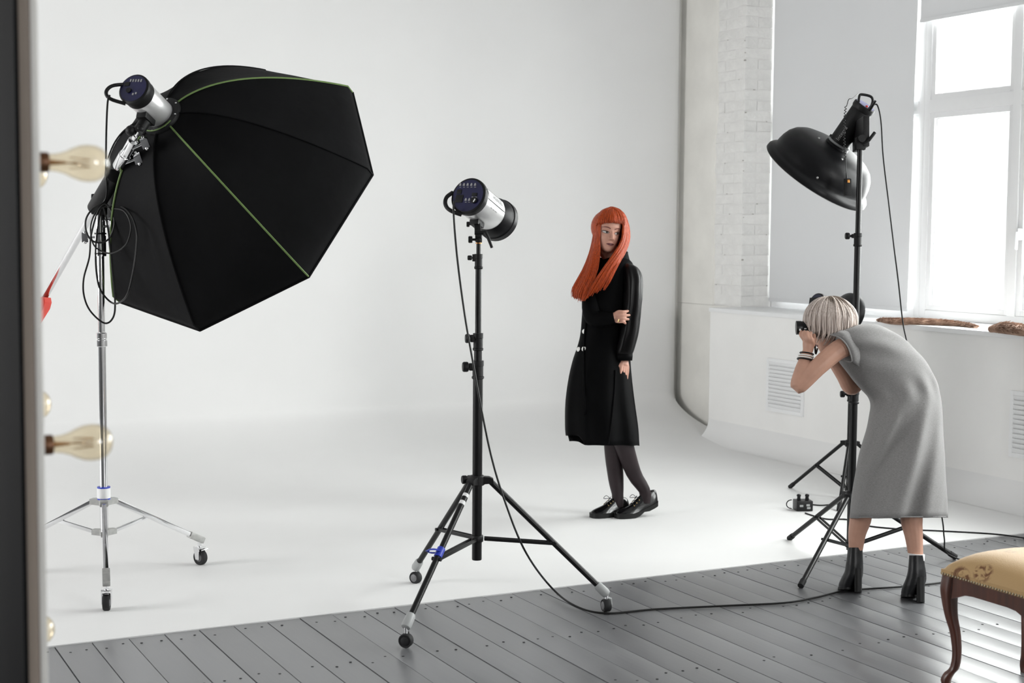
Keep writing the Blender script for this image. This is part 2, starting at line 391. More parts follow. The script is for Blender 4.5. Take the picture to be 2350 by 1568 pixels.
# windows
def bar(name, parent, *b): return MB().bx(*b, .004).build(name, M['frame'], parent)
def window(name, y0, y1, label, splits, trans=2.43, zt=3.72):
    w = bpy.data.objects.new(name, None); COL.objects.link(w); w.location = (7.03, (y0 + y1) / 2, SILL); ORG[w.name] = Vector(w.location)
    tag(w, label, kind='structure')
    xa, xb = 6.985, 7.075; fw = .055
    MB().bx(xa, xb, y0, y0 + fw, SILL, zt, .004).bx(xa, xb, y1 - fw, y1, SILL, zt, .004).bx(xa, xb, y0 + fw, y1 - fw, SILL, SILL + .06, .004).bx(xa, xb, y0 + fw, y1 - fw, zt - .06, zt, .004).build('outer_frame', M['frame'], w)
    bar('transom', w, xa - .004, xb - .002, y0 + fw - .003, y1 - fw + .003, trans - .042, trans + .042)
    edges = [y0 + fw] + [s for s in splits] + [y1 - fw]
    for i, s in enumerate(splits): bar('mullion', w, xa - .007, xb - .004, s - .032, s + .032, SILL + .058, zt - .058)
    for i in range(len(edges) - 1):
        a = edges[i] + (.032 if i > 0 else 0); b = edges[i + 1] - (.032 if i < len(edges) - 2 else 0)
        for (za, zb) in ((SILL + .06, trans - .042), (trans + .042, zt - .06)):
            s_ = .038
            sash = MB().bx(xa + .006, xb - .01, a, a + s_, za, zb, .003).bx(xa + .006, xb - .01, b - s_, b, za, zb, .003).bx(xa + .006, xb - .01, a + s_, b - s_, za, za + s_, .003).bx(xa + .006, xb - .01, a + s_, b - s_, zb - s_, zb, .003).build('sash', M['frame'], w)
            g = .004; se = MB()
            for q in ((a + s_ - g, a + s_ + g, za + s_, zb - s_), (b - s_ - g, b - s_ + g, za + s_, zb - s_), (a + s_ + g, b - s_ - g, za + s_ - g, za + s_ + g), (a + s_ + g, b - s_ - g, zb - s_ - g, zb - s_ + g)): se.bx(7.012, 7.026, *q)
            se.build('seal', M['seal'], sash)
            MB().bx(7.028, 7.032, a + s_ - .005, b - s_ + .005, za + s_ - .005, zb - s_ + .005).build('pane', M['glass'], sash)
        if i > 0 or len(splits) == 0: pass
    for s in (splits if name != 'window_1' else []):
        MB().bx(xa - .03, xa + .004, s - .068, s - .05, 1.55, 1.62, .003).tube([(xa - .03, s - .059, 1.60), (xa - .036, s - .059, 1.49)], .009, 8).build('window_handle', M['alu'], w)
window('window_1', 7.66, 9.30, 'far window covered by a lowered roller blind', [8.48])
window('window_2', 5.97, 7.66, 'bright window with a white transom above the ledge', [6.835])
window('window_3', 2.2, 5.2, 'wide window nearer the viewer', [3.2, 4.2])
window('window_4', -1.6, 1.4, 'wide window beside the viewer', [-.6, .4])
def blind(y0, y1, z0, z1, x, label, sk=0.0):
    t = thing('roller_blind', (x, (y0 + y1) / 2, z0), label, 'blind', 'roller blinds')
    n = 10; fr, bk = [], []
    for i in range(n + 1):
        z = z0 + (z1 - z0) * i / n
        row = [Vector((x + .004 * mnoise.noise((y * 2, z * 1.5, 4)), y, z)) for y in [y0 + sk * (1 - i / n) + (y1 - y0 - sk * (1 - i / n)) * j / 12 for j in range(13)]]
        fr.append(row); bk.append([p + Vector((.0016, 0, 0)) for p in row])
    b = MB(); b.loft(fr, False, False); b.loft(bk, False, False); b.build('blind_fabric', M['blind'], t, ang=80)
    MB().bx(x - .006, x + .008, y0 + sk, y1, z0 - .012, z0 + .012, .003).build('bottom_bar', M['blind'], t)
    MB().cyl((x, y0, z1), (x, y1, z1), .024, 16).build('roller_tube', M['alu'], t)
blind(7.715, 9.285, 1.07, 3.66, 6.955, 'grey roller blind lowered fully over the window beside the brick pier', .03)
blind(6.0, 7.69, 3.0, 3.66, 6.955, 'short roller blind rolled up at the top of the uncovered window')
# a pale apartment block across the street
bd = thing('apartment_block', (62, 60, -12), 'pale apartment block seen hazily through the bright window', 'building')
M['facade'] = mat('pale_facade', (0.80, 0.78, 0.75), 0.9, var=.03, scale=.3)
M['farwin'] = mat('far_window', (0.60, 0.60, 0.60), 0.6, var=.15, scale=.5)
MB().bx(62, 74, 34, 110, -12, 26).build('wall', M['facade'], bd, smooth=False)
MB().bx(61.6, 74.5, 33.6, 110.4, 26, 26.6).build('roof', M['facade'], bd, smooth=False)
wm = MB().bx(-.08, .05, -.85, .85, -.8, .8).mesh('window', (0, 0, 0), M['farwin'], False)
for r in range(11):
    for c in range(17):
        if (c % 4) == 3: continue
        put('window', wm, bd, (61.97, 37 + c * 4.1, -9.5 + r * 3.1))
MB().bx(-30, 200, -80, 200, -12.6, -12.2).build('ground', mat('far_ground', (.6, .6, .6), .9), smooth=False)
tag(bpy.data.objects['ground'], 'pale street far below the window', kind='structure')

# ------------------------------------------------------------------ studio equipment
M['black'] = mat('black_enamel', (0.005, 0.005, 0.0055), 0.35, var=.2, scale=20, spec=.3)
M['blackmat'] = mat('black_plastic', (0.006, 0.006, 0.0065), 0.5, var=.2, scale=30, bump=.1, bscale=200, spec=.28)
M['rubber'] = mat('dark_rubber', (0.015, 0.015, 0.016), 0.65, var=.2, scale=40, spec=.3)
M['chrome'] = mat('chrome', (0.78, 0.78, 0.79), 0.09, var=.03, scale=30, metal=1.0)
M['castmetal'] = mat('cast_grey_metal', (0.42, 0.42, 0.41), 0.45, var=.1, scale=60, metal=0.6)
M['greyplastic'] = mat('grey_plastic', (0.36, 0.37, 0.37), 0.5, var=.05)
M['greyrim'] = mat('grey_wheel_hub', (0.16, 0.16, 0.165), 0.5)
M['silver'] = mat('silver_housing', (0.68, 0.68, 0.68), 0.32, var=.03, scale=25, metal=0.55)
M['panelblue'] = mat('blue_control_panel', (0.008, 0.008, 0.050), 0.3, var=.15, scale=40)
M['panelviolet'] = mat('violet_control_panel', (0.16, 0.16, 0.30), 0.3, var=.1, scale=40)
M['button'] = mat('grey_button', (0.30, 0.30, 0.31), 0.45)
M['whiteplastic'] = mat('white_sticker', (0.80, 0.80, 0.80), 0.5, var=.02)
M['bluetape'] = mat('blue_tape', (0.02, 0.045, 0.45), 0.4, var=.15)
M['octacloth'] = mat('black_softbox_cloth', (0.0035, 0.0035, 0.004), 0.7, var=.25, scale=6, bump=.3, bscale=9, spec=.10)
M['green'] = mat('green_piping', (0.13, 0.21, 0.06), 0.6, var=.1, scale=60)
M['diffuser'] = mat('white_diffuser', (0.8, 0.8, 0.8), 0.9)
M['dish'] = mat('dark_powdercoat', (0.0055, 0.0055, 0.0065), 0.40, spec=.22, var=.15, scale=25, bump=.04, bscale=300)
M['cable'] = mat('black_cable', (0.005, 0.005, 0.005), 0.45, spec=.3)
M['red'] = mat('red_fabric', (0.62, 0.03, 0.012), 0.5, var=.12)
M['orange'] = mat('brass_ring', (0.5, 0.22, 0.06), 0.35, metal=.8)
M['greymark'] = mat('grey_lettering', (0.33, 0.33, 0.33), 0.6)

def zat(x0, y0, py):
    """height z at which the vertical through (x0,y0) is seen at photo row py"""
    k = (784 - py) / FPX; q = Vector((x0, y0, 0)) - Vector((0, 0, CAMZ)) + Vector((0, 0, CAMZ))
    a = q.dot(UP); b = q.dot(FW); return CAMZ + (k * b - a) / (UP.z - k * FW.z)
def onplane(px, py, p0, n):
    d = RT * ((px - 1175) / FPX) - UP * ((py - 784) / FPX) + FW
    return CAM + d * ((Vector(p0) - CAM).dot(n) / d.dot(n))
def onfloor(px, py, z=0.0): return onplane(px, py, Vector((0, 0, z)), Vector((0, 0, 1)))
def depth(p): return (Vector(p) - CAM).dot(FW)
def text(name, body, parent, o, ex, ey, h, m, lift=.001):
    """lettering as mesh in the plane o,ex,ey; h = letter height"""
    cu = bpy.data.curves.new('tmp_text', 'FONT'); cu.body = body; cu.size = h * 1.38; cu.align_x = 'CENTER'; cu.align_y = 'CENTER'; cu.extrude = h * .02
    to = bpy.data.objects.new('tmp_text', cu); COL.objects.link(to)
    me = bpy.data.meshes.new_from_object(to.evaluated_get(bpy.context.evaluated_depsgraph_get()))
    bpy.data.objects.remove(to); ex = Vector(ex).normalized(); ey = Vector(ey).normalized(); ez = ex.cross(ey); org = world_org(parent)
    for v in me.vertices: v.co = Vector(o) + ex * v.co.x + ey * v.co.y + ez * (v.co.z + lift) - org
    me.materials.clear(); me.materials.append(m); return put(name, me, parent, org)

def caster(parent, foot, r, w, axdir, top, forkmat, hubmat, brake=False, name='caster'):
    """swivel wheel standing on the floor point foot; top = height of the fork socket"""
    f = Vector(foot); ax = Vector((axdir[0], axdir[1], 0)).normalized(); c = f + Vector((0, 0, r))
    tr = Vector((-ax.y, ax.x, 0))
    wheel = MB().lathe([(r * .55, -w * .42), (r * .62, -w * .5), (r * .92, -w * .5), (r, -w * .3), (r, w * .3), (r * .92, w * .5), (r * .62, w * .5), (r * .55, w * .42)], c, ax, 28).build('wheel', M['rubber'], parent)
    MB().lathe([(r * .22, -w * .62), (r * .5, -w * .5), (r * .56, -w * .42), (r * .56, w * .42), (r * .5, w * .5), (r * .22, w * .62)], c, ax, 20).build('hub', hubmat, wheel)
    fk = MB()
    for s in (-1, 1):
        fk.prism([(-.32 * r, -.25 * r), (.32 * r, -.25 * r), (.75 * r, 1.35 * r), (-.35 * r, 1.35 * r)], c + ax * s * (w * .68), tr, Vector((0, 0, 1)), ax, w * .12)
    fk.box(c + Vector((0, 0, 1.32 * r)) + tr * .18 * r, (1.15 * r, w * 1.5, .16 * r), frame3(tr, ax, Vector((0, 0, 1))), .002)
    fk.cyl(c + Vector((0, 0, 1.3 * r)) + tr * .15 * r, Vector((f.x, f.y, top)) + tr * .15 * r, r * .26, 12)
    if brake: fk.box(c + Vector((0, 0, 1.05 * r)) - tr * .75 * r, (.7 * r, w * .9, .16 * r), rotaxis(ax, -.35) @ frame3(tr, ax, Vector((0, 0, 1))), .002)
    return fk.build('fork', forkmat, parent)
def knob(mb, c, axis, r, l):
    mb.lathe([(r * .35, 0), (r * .35, l * .45), (r * .9, l * .45), (r, l * .55), (r, l * .9), (r * .85, l)], c, axis, 12)

# ---- black roller stand in the middle
S1 = Vector((2.623, 5.454, 0)); sz = lambda py: zat(S1.x, S1.y, py)
st = thing('light_stand', S1, 'black wheeled light stand with blue strap standing left of the redhead', 'light stand')
V3 = lambda x, y, z: Vector((x, y, z))
def P1(py): return V3(S1.x, S1.y, sz(py))
MB().lathe([(.0195, sz(1285)), (.0205, sz(1283)), (.0205, sz(868))], (S1.x, S1.y, 0), (0, 0, 1), 24).build('lower_tube', M['black'], st)
MB().cyl(P1(868), P1(798), .0165, 20).build('middle_tube', M['black'], st)
MB().cyl(P1(800), P1(612), .0125, 20).build('upper_tube', M['black'], st)
MB().cyl(P1(618), P1(545), .0095, 16).build('top_tube', M['black'], st)
def collar(a, b, r, knob_r=None, kpy=None, kl=.03, km='blackmat'):
    m_ = MB().lathe([(r, 0), (r * 1.14, .003), (r * 1.14, .010), (r, .012), (r, (sz(a) - sz(b)) * .7), (r * 1.08, (sz(a) - sz(b)) * .72), (r * 1.08, sz(a) - sz(b))], P1(b), (0, 0, 1), 20)
    c = m_.build('collar', M['blackmat'], st)
    if knob_r:
        k_ = MB(); d = -RT * .95 - FW * .2; d.z = 0; k_.box(P1(kpy) + d * r * .9, (r * 1.5, r * 1.1, .03), frame3(d.normalized(), Vector((0, 0, 1)).cross(d.normalized()), V3(0, 0, 1)), .003); knob(k_, P1(kpy) + d * r, d, knob_r, kl); k_.build('clamp_knob', M['blackmat'], c)
collar(828, 870, .0225, .021, 842, .042); collar(765, 805, .0195, .019, 777, .034); collar(583, 618, .0155, .010, 592, .030)
hubz, loz = sz(1102), sz(1236)
MB().lathe([(.026, -.022), (.031, -.018), (.031, .014), (.026, .02)], (S1.x, S1.y, hubz), (0, 0, 1), 20).build('leg_collar', M['blackmat'], st)
MB().lathe([(.024, -.014), (.027, -.01), (.027, .01), (.024, .014)], (S1.x, S1.y, loz), (0, 0, 1), 20).build('brace_collar', M['blackmat'], st)
kb = MB(); d_ = (-RT * .9 - FW * .3); d_.z = 0; d_.normalize(); knob(kb, V3(S1.x, S1.y, hubz + .004) + d_ * .03, d_, .018, .036); kb.build('clamp_knob', M['blackmat'], st)
for i, (wx, wy, tz, axd) in enumerate([(2.157, 5.101, .048, (FW.x * .9 + RT.x * .25, FW.y * .9 + RT.y * .25)), (2.595, 6.027, .040, (FW.x + RT.x * .7, FW.y + RT.y * .7)), (3.116, 5.233, .044, (RT.x + FW.x * .35, RT.y + FW.y * .35))]):
    d = (V3(wx, wy, 0) - S1); d.z = 0; L_ = d.length; d.normalize()
    side = d.cross(V3(0, 0, 1))
    a = S1 + d * .055 + V3(0, 0, hubz - .006); e = S1 + d * (L_ - .012) + V3(0, 0, tz + .045)
    MB().prism([(.02, -.016), (.066, -.012), (.066, .006), (.05, .014), (.02, .016)], S1 + V3(0, 0, hubz), d, V3(0, 0, 1), side, .034).build('leg_bracket', M['blackmat'], st)
    leg = MB().cyl(a, e, .0125, 16).build('leg', M['black'], st)
    bp = a.lerp(e, .56); br = MB()
    b0 = S1 + d * .03 + V3(0, 0, loz)
    for s in (-1, 1): br.box((b0 + bp) / 2 + side * s * .012, ((bp - b0).length, .004, .014), frame3((bp - b0).normalized(), side, (bp - b0).normalized().cross(side)), .001)
    br.cyl(bp - side * .02, bp + side * .02, .008, 10); br.build('brace', M['black'], st)
    ld = (e - a).normalized()
    MB().lathe([(.015, -.04), (.019, -.03), (.0205, .01), (.018, .02), (.012, .024)], e, ld, 16).build('leg_end', M['greyplastic'], leg)
    cs = MB().cyl(e + ld * .02, V3(wx, wy, .052), .007, 10).build('caster_stem', M['chrome'], st)
    r = .0275; ax = V3(axd[0], axd[1], 0).normalized(); c = V3(wx, wy, r + .001)
    wh = MB().lathe([(r * .5, -.012), (r * .9, -.015), (r, -.010), (r, .010), (r * .9, .015), (r * .5, .012)], c, ax, 26).build('wheel', M['rubber'], st)
    MB().lathe([(r * .3, -.019), (r * .62, -.0155), (r * .62, .0155), (r * .3, .019)], c, ax, 18).build('wheel_hub', M['rubber'] if i == 0 else M['greyrim'], wh)
    MB().tube([c + V3(0, 0, r * 1.15) + ax * .0, c + ax * .02 + V3(0, 0, r * .95), c + ax * .022], .006, 8).build('fork', M['greyplastic'] if i else M['blackmat'], wh)
    if i == 0:
        t = .50; q = a.lerp(e, t)
        bs = MB().lathe([(.0145, -.022), (.0165, -.02), (.0165, .02), (.0145, .022)], a.lerp(e, .515), ld, 16)
        ring = [q - RT * .028 - FW * .012 + (RT * math.cos(t_) * .024 + (UP * .5 - FW * .75) * math.sin(t_) * .018) for t_ in [k * math.pi / 9 for k in range(18)]]
        bs.tube(ring, .009, 6, closed=True, flat=(UP - FW * .3, .25))
        bs.build('cable_strap', M['bluetape'], leg)
        MB().lathe([(.0131, 0), (.0131, .055)], a.lerp(e, .085), ld, 16).build('sticker', M['whiteplastic'], leg)
        MB().lathe([(.0134, .012), (.0134, .034)], a.lerp(e, .09), ld, 16).build('sticker_print', M['black'], leg)

# ---- monolight heads
def strobe(name, back, n, up, R_, L_, label, rearmat, bodymat, panelmat, rear=.28):
    """monolight: rear housing with control panel, cylindrical body; back = centre of panel, n = shooting direction"""
    t = thing(name, back, label, 'studio light'); n = n.normalized()
    side = n.cross(up).normalized(); upv = side.cross(n).normalized()
    MB().lathe([(R_ * .94, 0), (R_ * 1.02, .004), (R_ * 1.03, .010), (R_ * 1.03, .022), (R_ * .99, .028), (R_ * .98, L_ * rear), (R_ * .93, L_ * rear + .003)], back, n, 40).build('rear_housing', rearmat, t)
    MB().lathe([(R_ * .92, L_ * rear), (R_ * .95, L_ * rear + .004), (R_ * .95, L_ * .93), (R_ * .92, L_ * .97), (R_ * .86, L_)], back, n, 40).build('body', bodymat, t)
    p = MB().lathe([(R_ * .9, -.001), (R_ * .9, .003)], back, n, 40).build('control_panel', panelmat, t)
    return t, n, side, upv, p
n1 = (RT * .435 - UP * .30 + FW * .85).normalized()
b1 = at(1074, 449, 6.03)
s1, n1, sd1, up1, pan1 = strobe('studio_strobe', b1, n1, UP, .077, .205, 'silver studio strobe with blue control panel and short black reflector', M['blackmat'], M['silver'], M['panelblue'], .17)
pl0 = b1 - n1 * .002
def on1(px, py, l=0): return onplane(px, py, pl0 - n1 * l, n1)
exb = (on1(1090, 449) - on1(1060, 449)).normalized(); eyb = n1.cross(exb); eyb = eyb if eyb.z > 0 else -eyb
bt = None
for (x_, y_) in [(1056.5, 423.5), (1065, 423.5), (1073.5, 423.5), (1082, 423.5), (1090.5, 423.5), (1069, 458), (1077, 458)]:
    MB().prism([(-.0048, -.006), (.0048, -.006), (.0042, 0), (.0024, .005), (0, .0065), (-.0024, .005), (-.0042, 0)], on1(x_, y_), exb, eyb, n1, .003).build('button', M['button'], pan1)
    MB().box(on1(x_, y_ + 6.2), (.008, .002, .002), frame3(exb, eyb, exb.cross(eyb))).build('button_mark', M['greymark'], pan1)
for (x_, y_, w_, h_) in [(1054, 440, .022, .02), (1089, 446.5, .024, .014), (1054, 456, .034, .034)]:
    MB().box(on1(x_, y_), (w_, h_, .003), frame3(exb, eyb, exb.cross(eyb)), .001).build('display' if w_ < .03 else 'power_socket', M['blackmat'], pan1)
dk = MB(); dk.lathe([(.0135, 0), (.0135, .006), (.011, .008)], on1(1088.5, 460), -n1, 20); dk.build('dial', M['blackmat'], pan1)
MB().box(on1(1088, 460, .009), (.004, .014, .002), frame3(exb, eyb, exb.cross(eyb)) @ rotaxis((0, 0, 1), -.4)).build('dial_mark', M['whiteplastic'], pan1)
MB().box(on1(1088.5, 452.5), (.024, .003, .002), frame3(exb, eyb, exb.cross(eyb))).build('dial_scale', M['greymark'], pan1)
hp = [on1(*q, .0) - n1 * e_ for *q, e_ in [(1036, 440, -.01), (1028.5, 455, .012), (1027, 470, .02), (1032, 482, .02), (1043, 489, .014), (1058, 492, -.006)]]
MB().tube(crom(hp, 18), .0085, 10).build('carry_handle', M['blackmat'], s1)
# label plate with lettering on the camera-facing flank
axp = lambda t_: b1 + n1 * t_
dirc = (-FW + n1 * FW.dot(n1)).normalized()       # flank direction turned to the viewer
dl = (dirc * .22 + sd1 * .0 + up1 * .2 + RT * .75); dl = (dl - n1 * dl.dot(n1)).normalized()
ty = n1.cross(dl); ty = ty if ty.dot(UP) > 0 else -ty
lp = []
for t_ in (.042, .185):
    lp.append([axp(t_) + (dl * math.cos(a_) + ty * math.sin(a_)) * .0752 for a_ in [-.22 + k * .62 / 8 for k in range(9)]])
MB().loft(lp, False, False).build('label_plate', M['whiteplastic'], s1)
for a_ in (-.22, .40):
    MB().tube([axp(.04) + (dl * math.cos(a_) + ty * math.sin(a_)) * .0748, axp(.19) + (dl * math.cos(a_) + ty * math.sin(a_)) * .0748], .0012, 6).build('housing_seam', M['black'], s1)
ca = .09; nd = dl * math.cos(ca) + ty * math.sin(ca); tvec = (ty * math.cos(ca) - dl * math.sin(ca))
text('lettering', 'HENSEL', s1, axp(.124) + nd * .0765, n1, tvec, .019, M['greymark'])
ca = -.55; nd = dl * math.cos(ca) + ty * math.sin(ca); tvec = (ty * math.cos(ca) - dl * math.sin(ca))
for k_ in range(3): MB().box(axp(.085 + .02 * k_) + nd * .0738, (.012 + .004 * (k_ == 2), .004, .0012), frame3(n1, tvec, nd), .0004).build('faint_marking', M['greymark'], s1)
MB().box(axp(.11) + up1 * .08, (.035, .012, .014), frame3(n1, sd1, up1), .003).build('slide_catch', M['blackmat'], s1)
rf = MB().lathe([(.062, .175), (.066, .19), (.070, .20), (.082, .222), (.086, .255), (.090, .258), (.0905, .284), (.088, .287), (.084, .284), (.080, .25), (.06, .2)], b1, n1, 44, caps=False).build('reflector', M['dish'], s1)
# tilting bracket and lever
kt = P1(545); bb = b1 + n1 * .105 - up1 * .074
br = MB(); br.box(bb - up1 * .008, (.055, .042, .022), frame3(n1, sd1, up1), .004)
br.box((bb + kt) / 2 + V3(0, 0, -.005), (.026, .034, (bb - kt).length + .02), frame3(sd1, n1, (bb - kt).normalized()).transposed().inverted() if False else frame3(((bb - kt).normalized()).cross(FW).normalized(), ((bb - kt).normalized()).cross(((bb - kt).normalized()).cross(FW).normalized()), (bb - kt).normalized()), .006)
br.build('tilt_bracket', M['blackmat'], s1)
lv = MB(); q0 = at(1106, 534, depth(kt) - .01); lv.cyl(q0 - RT * .03, q0 + RT * .02, .009, 12); lv.tube([q0 + RT * .012, at(1120, 545, depth(kt) - .02), at(1129, 569, depth(kt) - .02)], [.010, .007, .006], 10); lv.build('tilt_lever', M['blackmat'], s1)
kk = MB(); knob(kk, at(1083, 515, depth(bb) - .01), -RT, .011, .022); kk.build('tilt_knob', M['blackmat'], s1)
sp = MB().lathe([(.012, 0), (.0145, .004), (.0145, .03), (.011, .036)], P1(556), (0, 0, 1), 16).build('spigot_clamp', M['blackmat'], s1)
MB().lathe([(.0135, 0), (.0135, .003)], P1(559), (0, 0, 1), 16).build('brass_ring', M['orange'], sp)
kk = MB(); knob(kk, P1(550) - RT * .012, -RT, .014, .03); kk.build('clamp_knob', M['blackmat'], s1)

# ---- chrome boom stand
S2 = V3(1.346, 6.627, 0); z2 = lambda py: zat(S2.x, S2.y, py); P2 = lambda py: V3(S2.x, S2.y, z2(py))
bs = thing('boom_stand', S2, 'chrome wheeled boom stand with tilted arm holding the octagonal softbox', 'light stand')
MB().cyl(P2(1228), P2(780), .0175, 24).build('lower_tube', M['chrome'], bs)
MB().cyl(P2(785), P2(560), .0150, 24).build('middle_tube', M['chrome'], bs)
MB().cyl(P2(565), P2(478), .0205, 24).build('upper_tube', M['chrome'], bs)
MB().lathe([(.021, 0), (.0245, .003), (.0245, .028), (.021, .03), (.021, .036), (.0235, .038), (.0235, .06), (.019, .064)], P2(796), (0, 0, 1), 24).build('collar', M['chrome'], bs)
MB().lathe([(.024, 0), (.024, .09)], P2(588), (0, 0, 1), 20).build('height_clamp', M['chrome'], bs)
for py in (538, 584): MB().lathe([(.026, 0), (.026, .007)], P2(py), (0, 0, 1), 20).build('clamp_band', M['black'], bs)
def tknob(parent, p, ax, l=.04, wing=.022, name='wing_knob'):
    a, u, v = ortho(ax); k_ = MB(); k_.cyl(p, p + a * l * .6, .006, 10)
    k_.box(p + a * l * .8, (l * .45, wing * 2, .010), frame3(a, v, a.cross(v)), .004); k_.ball(p + a * l * .8 + v * wing, .008, nu=10, nv=6); k_.ball(p + a * l * .8 - v * wing, .008, nu=10, nv=6)
    k_.build(name, M['chrome'], parent)
tknob(bs, P2(545) - RT * .02, -RT, .06); tknob(bs, P2(505) + RT * .018, RT * .95 + UP * .1, .06); tknob(bs, P2(520) + RT * .018, RT * .6 - FW * .5, .05)
hz, lz2 = z2(1152), z2(1222)
MB().lathe([(.020, -.018), (.024, -.014), (.024, .012), (.02, .016)], (S2.x, S2.y, hz), (0, 0, 1), 20).build('leg_collar', M['castmetal'], bs)
MB().lathe([(.020, -.014), (.023, -.012), (.023, .012), (.02, .014)], (S2.x, S2.y, lz2), (0, 0, 1), 20).build('brace_collar', M['castmetal'], bs)
tp = MB().lathe([(.0285, 0), (.0285, z2(1117) - z2(1146))], P2(1146), (0, 0, 1), 24).build('tape_band', M['bluetape'], bs)
MB().lathe([(.0292, .006), (.0292, z2(1117) - z2(1146) - .006)], P2(1146), (0, 0, 1), 24).build('paper_label', M['whiteplastic'], tp)
for i, (wx, wy, axd) in enumerate([(1.251, 6.131, tuple((RT + FW * .15)[:2])), (1.823, 6.792, tuple((FW + RT * .75)[:2])), (.964, 6.958, (1, .2))]):
    d = V3(wx, wy, 0) - S2; L_ = d.length; d.normalize(); side = d.cross(V3(0, 0, 1))
    MB().prism([(.015, -.015), (.062, -.012), (.062, .012), (.015, .016)], S2 + V3(0, 0, hz), d, V3(0, 0, 1), side, .034).build('leg_bracket', M['castmetal'], bs)
    a = S2 + d * .05 + V3(0, 0, hz); e = S2 + d * (L_ - .005) + V3(0, 0, .128)
    ld = (e - a).normalized(); nn = ld.cross(side)
    MB().box((a + e) / 2, ((e - a).length, .022, .022), frame3(ld, side, nn), .003).build('leg', M['chrome'], bs)
    MB().box(e - ld * .02, (.085, .032, .03), frame3(ld, side, nn), .005).build('foot_joint', M['castmetal'], bs)
    m_ = a.lerp(e, .40); b0 = S2 + d * .03 + V3(0, 0, lz2); bd_ = (m_ - b0).normalized()
    MB().prism([(.012, -.014), (.055, -.012), (.055, .012), (.012, .014)], S2 + V3(0, 0, lz2), d, V3(0, 0, 1), side, .03).build('brace_bracket', M['castmetal'], bs)
    b0 = S2 + d * .045 + V3(0, 0, lz2)
    MB().box((b0 + m_) / 2, ((m_ - b0).length, .008, .018), frame3((m_ - b0).normalized(), side, (m_ - b0).normalized().cross(side)), .001).build('brace', M['chrome'], bs)
    caster(bs, (wx, wy, .003), .0365, .028, axd, .125, M['chrome'], M['greyrim'], brake=True)
# arm
AC = at(312, 312, 6.07); AP = at(226, 464, 6.44); ad = (AP - AC).normalized()
AE = AC + ad * ((AP - AC).length * 2.85)
MB().cyl(AP - ad * .03, AE, .0155, 20).build('arm', M['chrome'], bs)
MB().cyl(at(262, 404, 6.29), AP + ad * .05, .034, 18).build('arm_grip', M['blackmat'], bs)
MB().box((AP + P2(480)) / 2 + V3(0, 0, 0.005), (.06, .05, .09), frame3(RT, -FW, UP), .008).build('pivot_head', M['blackmat'], bs)
MB().lathe([(.011, 0), (.011, .03), (.021, .034), (.021, .125), (.023, .128), (.023, .136), (.026, .138), (.026, .225), (.022, .232)], AC, ad, 24).build('arm_socket', M['chrome'], bs)
tknob(bs, AC + ad * .10 + RT * .025 - FW * .03, RT * .9 + UP * .35 - FW * .2, .075, .024); tknob(bs, AC + ad * .21 + RT * .03 - FW * .03, RT * .9 + UP * .3 - FW * .2, .075, .024)
# red weight hanging on the low end of the arm
rw = thing('counterweight_bag', AE - V3(0, 0, .32), 'red weight bag hanging at the low end of the chrome boom arm', 'weight bag')
bag = MB(); bd0 = 7.0; c_ = at(48, 716, bd0)
bag.prism([(-.16, .06), (.05, .075), (.126, .068), (.130, .045), (.122, .015), (.075, -.06), (-.06, -.14), (-.17, -.10)], c_, RT, UP, FW, .10)
bag.build('bag', M['red'], rw, ang=20); MB().tube([c_ + UP * .06 - RT * .02, AE - V3(0, 0, .012), c_ + UP * .06 - RT * .08], .008, 8).build('strap', M['red'], rw)

# ---- octagonal softbox
OR = .70; oc = V3(1.623, 5.555, 0) * (OR / .6) + V3(0, 0, CAMZ + .146 * OR / .6); on = V3(.690, .465, -.555).normalized()
e1 = on.cross(V3(0, 0, 1)).normalized(); e2 = on.cross(e1); ph = 5.338; oh = .458 * OR / .6
ob = thing('octagonal_softbox', oc - on * oh, 'large black octagonal softbox with green piping seen from behind', 'softbox')
def rib(k, t):
    a = ph + k * math.pi / 4; rd = e1 * math.cos(a) + e2 * math.sin(a)
    return oc + rd * (.085 + (OR - .085) * t) - on * (oh * (1 - t ** 1.75))
NT = 14
def sag(k0_, k1_, t, f):
    p = rib(k0_, t).lerp(rib(k1_, t), f); w_ = math.sin(math.pi * f)
    return p + on * (.030 * w_ * math.sin(math.pi * min(1, t * 1.1)) * .6) + on * .006 * mnoise.noise(p * 6)
for k in range(8):
    rows = [[sag(k, k + 1, t / NT, f / 8) for f in range(9)] for t in range(NT + 1)]
    rows.append([p + on * .045 for p in rows[-1]])
    inner = [[p + on * .004 for p in r_] for r_ in rows[:-1]]
    pm = MB(); pm.loft(rows, False, False); pm.build('cloth_panel', M['octacloth'], ob, ang=60)
    pts = [rib(k, t / 24) - on * .003 for t in range(25)] + [rib(k, 1) + on * .045]
    MB().tube(pts, .0040 if k % 2 == 0 else .0036, 6).build('piping' if k % 2 == 0 else 'seam', M['green'] if k % 2 == 0 else M['octacloth'], ob)
df = MB(); df.add([rib(k, .985) + on * .02 for k in range(8)], [tuple(range(8))]); df.build('front_diffuser', M['diffuser'], ob, smooth=False)
hem = MB(); hem.tube([p for k in range(8) for p in (rib(k, 1) + on * .045, (rib(k, 1) + rib(k + 1, 1)) / 2 + on * .045)], .006, 6, closed=True); hem.build('rim', M['octacloth'], ob)
sr = MB().lathe([(.066, -.012), (.090, -.010), (.094, .0), (.094, .012), (.085, .018), (.066, .018)], oc - on * (oh + .004), on, 36).build('speed_ring', M['blackmat'], ob)
for k in range(16):
    a = k * math.pi / 8; rd = e1 * math.cos(a) + e2 * math.sin(a)
    if k % 2 == 0: MB().ball(oc - on * (oh + .014) + rd * .083, .0045, nu=8, nv=6).build('rivet', M['chrome'], sr)
